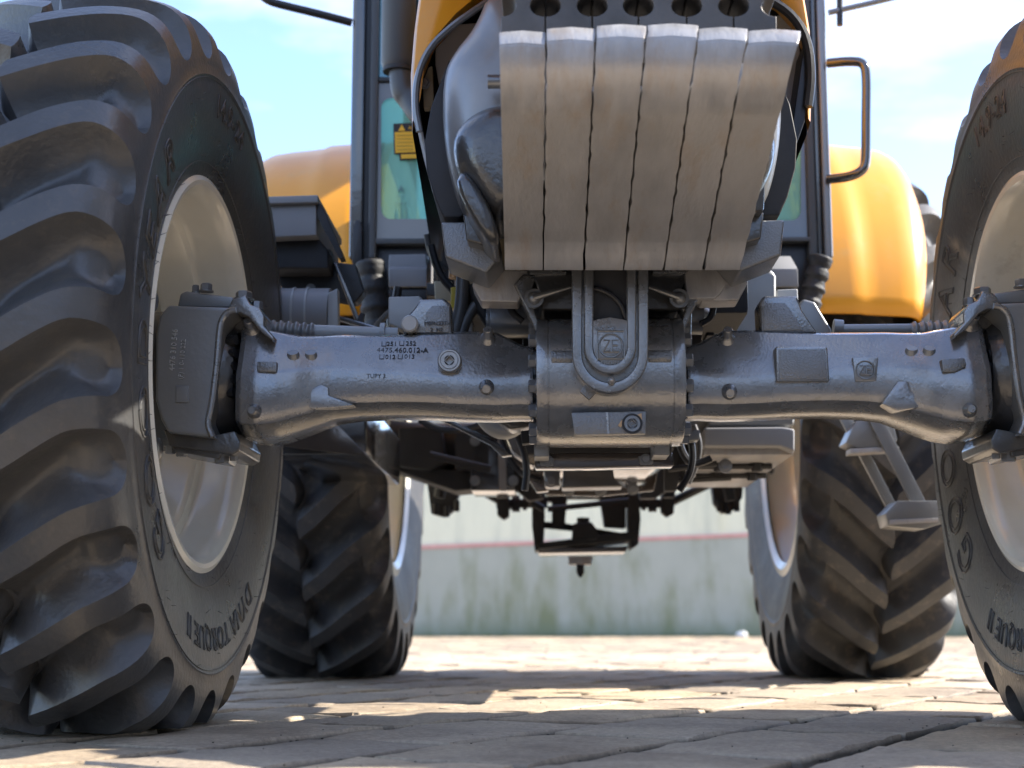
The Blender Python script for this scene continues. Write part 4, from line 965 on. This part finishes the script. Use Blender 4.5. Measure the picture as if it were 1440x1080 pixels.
# left lower windscreen: grey border with a teal pane
def pane(side):
    if side == 0: out = [(519, 112), (640, 112), (640, 334), (519, 334)]; inn = dens([(534, 136), (700, 136), (700, 318), (560, 318), (534, 306)], 0); X0, X1 = 519, 760
    Y = YC + .02
    return
for nm, px0, px1, py0, py1, ix0, ix1, iy0, iy1 in (('left', 519, 720, 112, 336, 536, 705, 138, 308), ('right', 1000, 1139, 112, 334, 1010, 1126, 125, 310)):
    bm = NB(); Y = YC + .015
    o_ = [(px0, py0), (px1, py0), (px1, py1), (px0, py1)]
    n = 7; inner = []
    for cx, cy, a0_, s1 in ((ix0 + 14, iy0 + 14, 180, 1), (ix1 - 14, iy0 + 14, 270, 1), (ix1 - 14, iy1 - 14, 0, 1), (ix0 + 14, iy1 - 14, 90, 1)):
        for k in range(n): inner.append((cx + 14*math.cos(R_(a0_ + 90*k/(n-1))), cy + 14*math.sin(R_(a0_ + 90*k/(n-1)))))
    Po = [A(x, y, Y) for x, y in o_]; Pi = [A(x, y, Y) for x, y in inner]
    vo = [bm.verts.new(p) for p in Po]; vi = [bm.verts.new(p) for p in Pi]
    for k in range(4):
        seg_ = vi[k*n:(k+1)*n]
        for q in range(n-1): bm.faces.new((vo[k], seg_[q], seg_[q+1]))
        bm.faces.new((vo[k], seg_[-1], vi[((k+1) % 4)*n], vo[(k+1) % 4]))
    mk('glass_border', bm, 'frit', CB, smooth=False)
    bm = NB(); prism(bm, o_, Y + .004, .004); mk('windscreen_pane', bm, 'glass', CB, smooth=False)
bm = NB(); prism(bm, [(519, 110), (760, 110), (760, -330), (519, -330)], YC + .02, .004); mk('windscreen_pane', bm, 'darkglass', CB, smooth=False, label='dark upper windscreen glass')
bm = NB(); prism(bm, [(960, 110), (1138, 110), (1138, -330), (960, -330)], YC + .02, .004); mk('windscreen_pane', bm, 'darkglass', CB, smooth=False, label='dark upper windscreen glass')
cb('glass_seal', [(519, 108), (700, 108), (700, 114), (519, 114)], YC + .005, .01, 'black', .001)
cb('windscreen_sill', [(519, 335), (640, 335), (640, 342), (530, 343)], YC, .05, 'muffler', .002)
cb('windscreen_sill', [(1075, 333), (1140, 333), (1140, 339), (1075, 339)], YC, .05, 'muffler', .002)
cb('cab_floor', [(519, 344), (640, 344), (640, 470), (540, 470)], YC + .03, .5, 'black', .003)
cb('cab_floor', [(1040, 341), (1150, 341), (1150, 440), (1040, 440)], YC + .03, .5, 'black', .003)
cb('pillar_foot', [(495, 364), (496, 318), (501, 309), (507, 310), (509, 322), (509, 372), (495, 372)], YC - .012, .03, 'black', .003)
# seat and console inside, seen dark through the glass
bm = NB(); box(bm, (-.26, 2.0, 1.1), (.26, 2.45, 1.42)); box(bm, (-.24, 2.4, 1.4), (.24, 2.52, 2.0)); mk('driver_seat', bm, 'black', CB, bev=.04, seg=3)
bm = NB(); tube(bm, [(0, 1.45, 1.1), (0, 1.6, 1.62)], .05, 16); bmesh.ops.create_cone(bm, segments=24, radius1=.2, radius2=.2, depth=.03, cap_ends=True, matrix=Matrix.Translation((0, 1.62, 1.66)) @ Matrix.Rotation(R_(-25), 4, 'X')); mk('steering_column', bm, 'black', CB)
# warning sticker with black header and print
st = one('sticker_back', [(553, 174), (592, 172), (593, 183), (600, 222), (562, 226), (561, 217), (554, 217)], YC + .012, .002, 'stickerblack', 0, parent=CB)
one('warning_sticker', [(555, 186), (598, 184), (598, 213), (556, 215)], YC + .009, .002, 'sticker', 0, parent=CB)
one('warning_sticker', [(564, 217), (598, 216), (598, 222), (564, 223)], YC + .009, .002, 'sticker', 0, parent=CB)
one('warning_triangle', [(560, 184), (565, 175), (570, 184)], YC + .009, .002, 'sticker', 0, parent=CB)
def plabel(s_, px, py, Y, size, m, parent): return text_obj('print', s_, m, parent, facing(A(px, py, Y)), size, .0004, align='LEFT')
plabel('ADVERTENCIA', 574, 180, YC + .009, .0125, 'sticker', CB)
for k in range(5): plabel('-------------', 558, 190 + k*5, YC + .0085, .010, 'stickerblack', CB)
one('glass_logo', [(558, 271), (564, 260), (569, 271), (564, 267)], YC + .012, .0015, 'print', 0, parent=CB)
for k, s_ in enumerate(('VALTRA', '----------', '[ TEMPERED ]', '--------', '----------', '-----')):
    text_obj('print', s_, 'print', CB, facing(A(564, 276 + k*5, YC + .012)), .0065, .0003)
# mirror arms and grab handle
bm = NB(); tube(bm, smoothpath([A(495, 32, YC), A(450, 20, YC - .02), A(400, 8, YC - .04), A(378, 2, YC - .05), A(366, -8, YC - .05)], 2), .0105, 12); mk('mirror_arm', bm, 'black', CB)
bm = NB(); tube(bm, smoothpath([A(1165, 18, YC), A(1195, 11, YC), A(1235, 2, YC), A(1290, -12, YC)], 1), .0075, 12); mk('mirror_arm', bm, 'bolt', CB)
bm = NB(); tube(bm, [A(1181, -30, YC), A(1181, 36, YC)], .008, 12); mk('mirror_stub', bm, 'black', CB)
bm = NB(); tube(bm, smoothpath([A(1165, 89, YC - .01), A(1195, 86, YC - .05), A(1216, 88, YC - .06), A(1219, 112, YC - .06), A(1218, 165, YC - .06), A(1218, 225, YC - .06), A(1214, 240, YC - .06), A(1195, 249, YC - .05), A(1165, 252, YC - .01)], 3), .0125, 14); mk('grab_handle', bm, 'blackgloss', CB)
one('mount_step', [(547, 358), (599, 357), (600, 377), (600, 402), (547, 404), (546, 380)], YC - .20, .15, 'greyplastic', .003, parent=CB)
# wedge tops that look at the sky
for xs in ((547, 600), (1082, 1122)):
    bm = NB(); Y = YC - .22; a_ = A(xs[0], 378, Y); b_ = A(xs[1], 378, Y); c_ = A(xs[1], 403, Y); d_ = A(xs[0], 403, Y)
    pr_ = [(Y, a_.z), (Y + .10, a_.z + .055), (Y + .2, a_.z + .055), (Y + .2, c_.z), (Y, c_.z)]
    wprism(bm, pr_, 'x', a_.x, b_.x); mk('cab_mount', bm, 'greyplastic', CB, bev=.003)
    bm = NB(); box(bm, (a_.x, Y + .01, c_.z - .035), (b_.x, Y + .2, c_.z - .003)); mk('mount_rubber', bm, 'black', CB, bev=.004)

# boots below the pillars
def bootm(px, y0, y1, Y, r, lean):
    bm = NB(); P = []; RR = []; nseg = 26; a_ = A(px, y0, Y); b_ = A(px + lean, y1, Y)
    for i in range(nseg + 1):
        t = i/nseg; P.append(a_.lerp(b_, t)); RR.append(r*(1 + .10*math.sin(t*22) + .05*math.sin(t*51)))
    tube(bm, P, RR, 20); mk('rubber_boot', bm, 'boot', T, ang=80)
bootm(520, 368, 470, YC - .02, .034, 12); bootm(1155, 362, 432, YC - .02, .028, -18)

# ------------------------------------------------------------------ fenders
def fender(sx):
    F = empty('fender', (0, 0, 0), T); cy, cz = 2.42, .86
    # across profile: (|X|, radial offset)
    prof = [(.60, .0), (.66, -.004), (.73, -.008), (.760, -.010), (.775, -.018), (.82, -.024), (.88, -.030), (.93, -.038), (.958, -.052), (.976, -.072), (.984, -.10), (.984, -.14), (.976, -.18)]
    bm = NB(); gridv = []
    Na = 40
    for i in range(Na + 1):
        t = i/Na; ang = R_(170 - 158*t)      # 180 = forward, 90 = top
        ang = R_(170.5 - 152*t)
        row = []
        for x, dr in prof:
            R0 = .90 + dr
            sq = 1.0
            # squarer front-top corner
            ca, sa = math.cos(ang), math.sin(ang)
            k = 1 + .055*abs(math.sin(2*ang))
            endt = min(1, t/.16, (1-t)/.05)
            xx = x
            if x > .83: xx = .83 + (x-.83)*(0.72 + .28*math.sin(min(1, endt)*math.pi/2))
            xx *= (1.03 if sx < 0 else .985); row.append(bm.verts.new((sx*xx, cy + ca*R0*k, cz + sa*R0*k*.93)))
        gridv.append(row)
    for a_, b_ in zip(gridv, gridv[1:]):
        for k in range(len(prof)-1): bm.faces.new((a_[k], a_[k+1], b_[k+1], b_[k]))
    o = mk('fender_skin', bm, 'yellow', F, ang=60); sm = o.modifiers.new('solid', 'SOLIDIFY'); sm.thickness = .012; sm.offset = -1
    # inner side panel towards the cab, down to a rolled lower lip
    bm = NB(); poly = [(cy + math.cos(R_(168-150*i/30))*.90*(1+.055*abs(math.sin(2*R_(168-150*i/30)))), cz + math.sin(R_(168-150*i/30))*.93*.90*(1+.055*abs(math.sin(2*R_(168-150*i/30))))) for i in range(31)]
    poly += [(cy + .6, 1.08), (cy - .5, 1.08)]
    wprism(bm, poly, 'x', sx*.575, sx*.60); mk('fender_side', bm, 'yellow', F, bev=.003)
    return F
fender(-1); fender(1)

# ------------------------------------------------------------------ left side: toolbox, panels, tank, steps
one('battery_box', [(352, 286), (445, 284), (445, 331), (352, 335)], .62, .35, 'greyplastic', .004)
one('battery_box_lid', [(350, 277), (447, 274), (447, 284.5), (350, 287)], .605, .38, 'greyplastic', .003)
one('battery_tray', [(360, 336), (446, 333), (462, 352), (462, 378), (380, 378)], .66, .30, 'dullblack', .006)
one('step_bracket', [(385, 352), (465, 350), (470, 368), (500, 372), (512, 410), (500, 425), (470, 420), (430, 412), (398, 409), (386, 385)], .74, .05, 'black', .003)
# sloping grab bar with a yellow reflecting face
one('box_strut', [(446, 284), (453, 288), (484, 362), (477, 364), (446, 305)], .62, .04, 'dullblack', .003)
one('bracket_leg', [(468, 370), (475, 370), (508, 455), (502, 458)], .72, .02, 'blackgloss', .002)
bm = NB(); tube(bm, [A(478, 448, .6), A(545, 468, .5)], .006, 10); mk('control_rod', bm, 'bolt', T)
for px, py in ((417, 377), (437, 406)):
    bm = NB(); hexbolt(bm, A(px, py, .735), 'y', .009, -.01); mk('tray_bolt', bm, 'bolt', T)
AT = empty('air_tank', (0, 0, 0), T)
bm = NB(); p0 = A(388, 446, .55); p1 = A(465, 446, .55)
tube(bm, [p0, p1], .060, 32); mk('tank_shell', bm, 'greyplastic', AT)
bm = NB()
for px in (394, 414, 433): q = A(px, 446, .55); tube(bm, [q, q + Vector((.004, 0, 0))], .0625, 32)
mk('tank_band', bm, 'lightgrey', AT)
one('tank_flange', [(460, 412), (475, 405), (476, 470), (460, 470)], .50, .03, 'lightgrey', .004, parent=AT)
one('side_plate', [(546, 417), (590, 416), (604, 430), (604, 462), (572, 466), (546, 455)], .12, .05, 'lightgrey', .004)
# lower left glossy box (fuel tank end)
bm = NB(); a_ = A(516, 578, .95); zb1 = A(516, 639, .95).z
box(bm, (A(385, 600, .95).x, .95, zb1), (a_.x, 1.75, zb1 + .13)); mk('step_box', bm, 'blackgloss', T, bev=.008)
one('step_box_edge', [(396, 590), (470, 590), (516, 640), (508, 640), (396, 628)], .93, .01, 'belly', .002)
# ------------------------------------------------------------------ right side: tank, boxes, ladder
one('hydraulic_tank', [(1000, 378), (1080, 377), (1088, 380), (1092, 388), (1092, 472), (1000, 472)], .34, .35, 'lightgrey', .010)
one('tank_side', [(994, 420), (1004, 420), (1004, 472), (994, 472)], .33, .2, 'black', .002)
one('valve_box', [(1092, 407), (1122, 406), (1124, 470), (1092, 470)], .5, .2, 'lightgrey', .004)
one('axle_cover', [(1120, 430), (1130, 420), (1146, 424), (1170, 464), (1168, 472), (1120, 472)], .40, .1, 'castflat', .006)
bm = NB(); FT = empty('fuel_tank', (0, 0, 0), T); Yt = .92
one('tank_body', [(990, 560), (1118, 560), (1118, 600), (996, 600)], Yt, .80, 'castflat', .012, parent=FT)
one('tank_guard', [(990, 601), (1100, 600), (1118, 603), (1118, 636), (1098, 628), (990, 628)], Yt - .04, .9, 'greyplastic', .008, parent=FT)
z0 = A(1000, 640, Yt).z
bm = NB(); box(bm, (A(990, 640, Yt).x, Yt, z0), (A(1116, 640, Yt).x, Yt + .85, z0 + .02)); mk('tank_base_plate', bm, 'weight', FT, bev=.003)
bm = NB()
for dy, xa, xb in ((.18, .0, .18), (.42, .02, .20)):
    x0 = A(990, 640, Yt).x; tube(bm, [(x0 + xa, Yt + dy, z0 - .008), (x0 + xb, Yt + dy, z0 - .008)], .007, 8)
    for q in (.3, .8): hexbolt(bm, (x0 + xa + (xb-xa)*q, Yt + dy, z0), 'z', .014, -.02)
mk('tank_strap', bm, 'dullblack', FT)
LD = empty('step_ladder', (0, 0, 0), T)
for poly, Y in (([(1166, 560), (1184, 560), (1262, 712), (1248, 716)], 1.13), ([(1206, 560), (1228, 560), (1312, 724), (1294, 730)], 1.05)):
    bm = NB(); prism(bm, poly, Y, .012); mk('ladder_rail', bm, 'castflat', LD, bev=.002)
for poly, Y in (([(1190, 622), (1204, 592), (1256, 590), (1262, 620), (1246, 630), (1206, 630)], 1.06), ([(1245, 722), (1262, 704), (1322, 704), (1326, 736), (1300, 744), (1250, 740)], .98)):
    bm = NB(); prism(bm, poly, Y, .10); mk('ladder_tread', bm, 'castflat', LD, bev=.003)
    bm = NB(); x0, y0 = poly[0]; prism(bm, [(x0 + 6, y0 + 9), (x0 + 74, y0 + 6), (x0 + 74, y0 + 12), (x0 + 6, y0 + 16)], Y - .004, .06); mk('tread_edge', bm, 'weight', LD, bev=.001)

# ------------------------------------------------------------------ under the belly
RA = empty('rear_axle', (0, 0, 0), T)
bm = NB(); zc = .735
for sx in (-1, 1):
    loft(bm, [[(sx*X, 2.40 + r*math.cos(t), zc + r*math.sin(t)*k) for t in [2*math.pi*i/24 for i in range(24)]] for X, r, k in ((.62, .09, 1), (.50, .088, .9), (.34, .09, .9), (.22, .13, .95), (.0, .16, .9))])
mk('axle_housing', bm, 'dullblack', RA, ang=50)
one('axle_flange', [(662, 610), (725, 612), (725, 690), (662, 690)], 2.20, .25, 'blackgloss', .006, parent=RA)
one('axle_flange_edge', [(700, 615), (712, 615), (712, 690), (702, 690)], 2.17, .02, 'greyplastic', .003, parent=RA)
one('axle_under_plate', [(535, 655), (700, 664), (700, 684), (640, 690), (560, 662)], 2.3, .2, 'dullblack', .004, parent=RA)
for polys, Y, nm in (([(596, 650), (650, 650), (648, 690), (636, 720), (624, 727), (606, 722), (602, 690)], 2.75, 'link_bracket'), ([(1000, 676), (1046, 676), (1044, 700), (1030, 719), (1016, 722), (1004, 708)], 2.75, 'link_bracket'),
                     ([(698, 676), (716, 676), (716, 726), (708, 731), (699, 724)], 2.75, 'link_bracket'), ([(930, 676), (948, 676), (948, 722), (938, 727), (930, 720)], 2.75, 'link_bracket')):
    bm = NB(); prism(bm, polys, Y, .06); mk(nm, bm, 'dullblack', RA, bev=.006)
for px, py in ((612, 720), (628, 724), (642, 716), (1012, 716), (1024, 720), (1036, 716)):
    bm = NB(); q = A(px, py, 2.72); tube(bm, [q + Vector((0, 0, .03)), q + Vector((0, 0, -.008))], .011, 10); mk('link_bolt', bm, 'dullblack', RA)
bm = NB(); tube(bm, [A(698, 708, 2.8), A(770, 708, 2.8)], .016, 14)
for px, q_, r_ in ((720, 731, .030), (735, 741, .024)): tube(bm, [A(px, 708, 2.8), A(q_, 708, 2.8)], r_, 16)
mk('cross_shaft', bm, 'dullblack', RA)
bm = NB(); tube(bm, [A(880, 708, 2.8), A(948, 708, 2.8)], .016, 14)
for px, q_, r_ in ((912, 923, .030), (902, 908, .024)): tube(bm, [A(px, 708, 2.8), A(q_, 708, 2.8)], r_, 16)
mk('cross_shaft', bm, 'dullblack', RA)
# gearbox / sump, glossy underside
TR = empty('transmission', (0, 0, 0), T)
bm = NB()
def sec(Y, hw, zt, zb_, cf): return [(-hw + .0, Y, zt), (-hw, Y, zb_ + cf*1.3), (-hw + cf*.35, Y, zb_ + cf*.5), (-hw + cf, Y, zb_), (hw - cf, Y, zb_), (hw - cf*.35, Y, zb_ + cf*.5), (hw, Y, zb_ + cf*1.3), (hw, Y, zt)]
loft(bm, [sec(.30, .19, .80, .560, .06), sec(.60, .20, .80, .545, .06), sec(.62, .17, .80, .57, .05), sec(1.0, .17, .80, .565, .05), sec(1.02, .215, .8, .535, .07), sec(1.5, .215, .8, .53, .07), sec(1.9, .18, .8, .56, .05), sec(2.25, .18, .85, .56, .05)])
mk('gearbox_case', bm, 'belly', TR, bev=.006)
bm = NB(); loft(bm, [sec(.20, .15, .70, .535, .02), sec(.24, .15, .70, .53, .02)]); mk('front_cover', bm, 'darkcast', TR, bev=.004)
one('sump_plate', [(752, 637), (946, 636), (948, 655), (900, 656), (820, 658), (752, 658)], .12, .06, 'belly', .004, parent=TR)
one('mount_leg', [(751, 615), (772, 615), (772, 642), (751, 642)], .02, .08, 'castflat', .003, parent=TR)
one('mount_leg', [(919, 615), (942, 615), (942, 640), (919, 640)], .02, .08, 'castflat', .003, parent=TR)
one('sump_bolt_pad', [(758, 644), (780, 644), (778, 655), (760, 655)], .115, .02, 'castflat', .003, parent=TR)
one('sump_bolt_pad', [(897, 641), (920, 641), (918, 653), (900, 653)], .115, .02, 'castflat', .003, parent=TR)
one('guard_plate', [(762, 684), (830, 690), (905, 684), (920, 664), (926, 660), (920, 690), (845, 698), (768, 696)], 1.5, .02, 'belly', .004, parent=TR)
one('drive_cover', [(792, 660), (862, 658), (864, 672), (876, 684), (790, 686)], 1.0, .10, 'darkcast', .004, parent=TR)
one('drive_drum', [(764, 658), (788, 658), (788, 684), (766, 684)], 1.1, .1, 'bolt', .006, parent=TR)
bm = NB(); tube(bm, smoothpath([A(675, 578, .5), A(690, 600, .5), A(712, 608, .5), A(732, 595, .5), A(738, 580, .5)]), .018, 16); mk('hose', bm, 'lightgrey', T)
one('cross_strut', [(600, 580), (612, 580), (700, 622), (720, 640), (706, 642), (690, 626)], .7, .03, 'blackgloss', .003)
bm = NB(); tube(bm, smoothpath([A(952, 610, .5), A(960, 640, .5), A(975, 655, .5), A(1000, 645, .5)]), .008, 8); tube(bm, smoothpath([A(965, 600, .45), A(975, 630, .45), A(972, 665, .45), A(955, 690, .45)]), .007, 8); mk('hose', bm, 'black', T)
one('belly_bracket', [(945, 612), (975, 604), (985, 640), (960, 650), (952, 690), (935, 690), (935, 650)], 1.2, .05, 'dullblack', .004)
one('belly_bracket', [(715, 612), (752, 612), (758, 650), (772, 690), (755, 692), (735, 660), (715, 650)], 1.2, .05, 'belly', .004)
# drawbar cage
DB = empty('drawbar', (0, 0, 0), T); Yd = 2.75
one('cage_side', [(748, 690), (766, 690), (766, 730), (764, 770), (752, 775), (748, 740)], Yd, .2, 'dullblack', .005, parent=DB)
one('cage_side', [(884, 688), (898, 688), (901, 730), (898, 765), (888, 772), (884, 735)], Yd, .2, 'dullblack', .005, parent=DB)
one('cage_top', [(764, 692), (884, 690), (884, 704), (846, 704), (842, 700), (798, 700), (794, 740), (776, 740), (776, 704), (764, 704)], Yd + .05, .1, 'dullblack', .004, parent=DB)
one('cage_post', [(844, 700), (880, 700), (880, 742), (850, 740)], Yd + .05, .1, 'dullblack', .004, parent=DB)
one('drawbar_plate', [(752, 764), (896, 746), (898, 752), (898, 758), (760, 772)], Yd - .02, .3, 'dullblack', .004, parent=DB)
one('drawbar_strut', [(760, 733), (790, 735), (892, 752), (888, 760), (800, 746), (760, 742)], Yd + .1, .03, 'dullblack', .003, parent=DB)
one('drawbar_bar', [(752, 770), (884, 768), (880, 776), (758, 778)], Yd + .05, .3, 'belly', .003, parent=DB)
one('clevis', [(806, 736), (832, 734), (840, 745), (840, 758), (804, 760)], Yd - .05, .15, 'dullblack', .006, parent=DB)
bm = NB(); tube(bm, [A(820, 728, Yd - .02), A(820, 740, Yd - .02)], .022, 14); mk('hitch_pin_head', bm, 'dullblack', DB, bev=.003)
one('pin_block', [(799, 782), (834, 782), (832, 794), (800, 794)], Yd - .02, .08, 'weight', .004, parent=DB)
bm = NB(); q = A(816, 794, Yd); tube(bm, [q, q - Vector((0, 0, .028)), q - Vector((0, 0, .044))], [.014, .014, .004], 14); mk('hitch_pin', bm, 'dullblack', DB)

# ------------------------------------------------------------------ re-centre the origins of grouping empties: children keep world positions (empties sit at 0,0,0)
for o in bpy.data.objects:
    if o.type == 'MESH' and o.parent and o.parent.name.startswith('front_axle'): pass

# ------------------------------------------------------------------ hoses, clips and small fittings
def hose(pts, Y, r, m='black', name='hose', parent=T):
    bm = NB(); P = [A(p[0], p[1], (p[2] if len(p) > 2 else Y)) for p in pts]; tube(bm, smoothpath(P, 3), r, 10); return mk(name, bm, m, parent)
hose([(606, 345), (612, 370), (622, 392), (640, 410), (650, 440)], .35, .008)
hose([(600, 330), (605, 360), (628, 380)], .40, .006, 'hose')
hose([(560, 404), (556, 430), (548, 450), (552, 470)], .95, .010)
hose([(520, 470), (545, 440), (560, 432), (580, 440)], .85, .007, 'hose')
hose([(735, 452), (720, 440), (716, 425), (724, 408)], .02, .006)
hose([(985, 456), (1000, 448), (1004, 430)], .05, .006)
hose([(790, 440), (800, 425), (802, 408)], -.02, .005)
hose([(915, 440), (922, 424), (926, 410)], -.02, .005, 'hose')
hose([(720, 600), (735, 628), (742, 660), (738, 690)], .8, .008)
hose([(700, 600), (712, 640), (730, 665), (760, 676)], 1.2, .007)
hose([(956, 600), (964, 622), (958, 650), (962, 676)], 1.2, .009)
hose([(976, 598), (986, 625), (980, 655), (968, 680)], .8, .006, 'hose')
hose([(590, 590), (620, 606), (660, 604), (690, 590)], 1.6, .010)
for pts, Y, r in (([(940, 660), (1008, 652)], 1.0, .007), ([(950, 676), (1028, 672)], 1.3, .007), ([(745, 705), (765, 716)], 2.6, .012)):
    bm = NB(); tube(bm, [A(x, y, Y) for x, y in pts], r, 8); mk('rod', bm, 'dullblack', T)
for px, py, Y in ((722, 608, 2.16), (722, 640, 2.16), (722, 676, 2.16), (668, 620, 2.18), (668, 676, 2.18), (770, 648, .11), (908, 646, .11), (762, 622, .01), (930, 622, .01), (845, 690, 1.48), (800, 690, 1.48), (890, 688, 1.48), (775, 676, 1.09), (1020, 655, 1.0), (1050, 652, 1.2)):
    bm = NB(); hexbolt(bm, A(px, py, Y), 'y', .008 if Y < 1 else .013, -.008); mk('hex_bolt', bm, 'bolt', T)
one('clamp_block', [(732, 606), (748, 604), (750, 622), (734, 624)], .3, .04, 'dullblack', .003)
one('clamp_block', [(960, 606), (984, 604), (984, 618), (962, 620)], .35, .05, 'castflat', .003)
one('relay_box', [(600, 398), (636, 398), (636, 416), (600, 416)], .9, .1, 'black', .003)
one('bracket_strip', [(494, 470), (506, 440), (512, 440), (508, 470)], .6, .02, 'dullblack', .001)
one('valve_body', [(700, 560), (745, 560), (745, 600), (718, 604), (700, 592)], .35, .08, 'darkcast', .006)
# cable ties on the steering hoses, rim valve and weld bead
for X, s_, wn in ((-.853, 1, fwL), (.862, -1, fwR)):
    bm = NB(); al = R_(-58); p = Vector((s_*.095, -.29*math.cos(al), .588 + .29*math.sin(al)))
    tube(bm, [p, p + Vector((s_*.03, .006, .02)), p + Vector((s_*.045, .008, .03))], [.006, .004, .0045], 8); mk('valve_stem', bm, 'black', wn)
    bm = NB(); tube(bm, [(s_*(-.062 + .0), -.279*math.cos(2*math.pi*i/80), .588 + .279*math.sin(2*math.pi*i/80)) for i in range(81)], .005, 6, False); mk('weld_bead', bm, 'cream', wn)

for wn, X0, s_ in ((fwL, -.853, 1), (fwR, .862, -1)):
    for k in range(8):
        al = 2*math.pi*k/8 + .3; c = Vector((s_*-.066, -.125*math.cos(al), .588 + .125*math.sin(al)))
        bm = NB(); hexbolt(bm, c, 'x', .015, s_*.018); mk('wheel_nut', bm, 'bolt', wn)

def bar(p, q, r, m='dullblack', name='linkage_rod', n=8):
    bm = NB(); tube(bm, [A(*p), A(*q)], r, n); return mk(name, bm, m, RA)
bar((640, 668, 2.6), (716, 712, 2.9), .016); bar((1006, 676, 2.6), (932, 712, 2.9), .016)
bar((786, 690, 2.9), (792, 744, 2.9), .011); bar((866, 690, 2.9), (858, 742, 2.9), .011)
bar((770, 716, 2.7), (884, 704, 2.7), .010); bar((706, 660, 2.5), (706, 700, 2.5), .022); bar((940, 655, 2.5), (940, 700, 2.5), .022)
bar((624, 655, 2.6), (618, 700, 2.6), .020); bar((1022, 676, 2.6), (1028, 704, 2.6), .020)
bar((604, 640, 2.0), (690, 660, 2.0), .012); bar((745, 655, 1.9), (900, 650, 1.9), .012, 'belly')
one('lift_bracket', [(720, 640), (764, 640), (764, 700), (744, 704), (720, 684)], 2.3, .08, 'dullblack', .006, parent=RA)
one('lift_bracket', [(898, 640), (950, 640), (948, 684), (922, 700), (900, 700)], 2.3, .08, 'dullblack', .006, parent=RA)
one('axle_boss', [(560, 600), (620, 598), (628, 650), (604, 662), (560, 655)], 2.24, .1, 'dullblack', .012, parent=RA)
one('cover_plate', [(640, 602), (690, 602), (690, 660), (640, 660)], 2.20, .05, 'dullblack', .006, parent=RA)
one('belly_cover', [(735, 612), (950, 612), (945, 640), (740, 640)], .9, .05, 'dullblack', .006, parent=TR)
for x in (752, 790, 850, 912): bar((x, 640, 1.6), (x, 652, 1.6), .014, 'bolt', 'sump_stud')
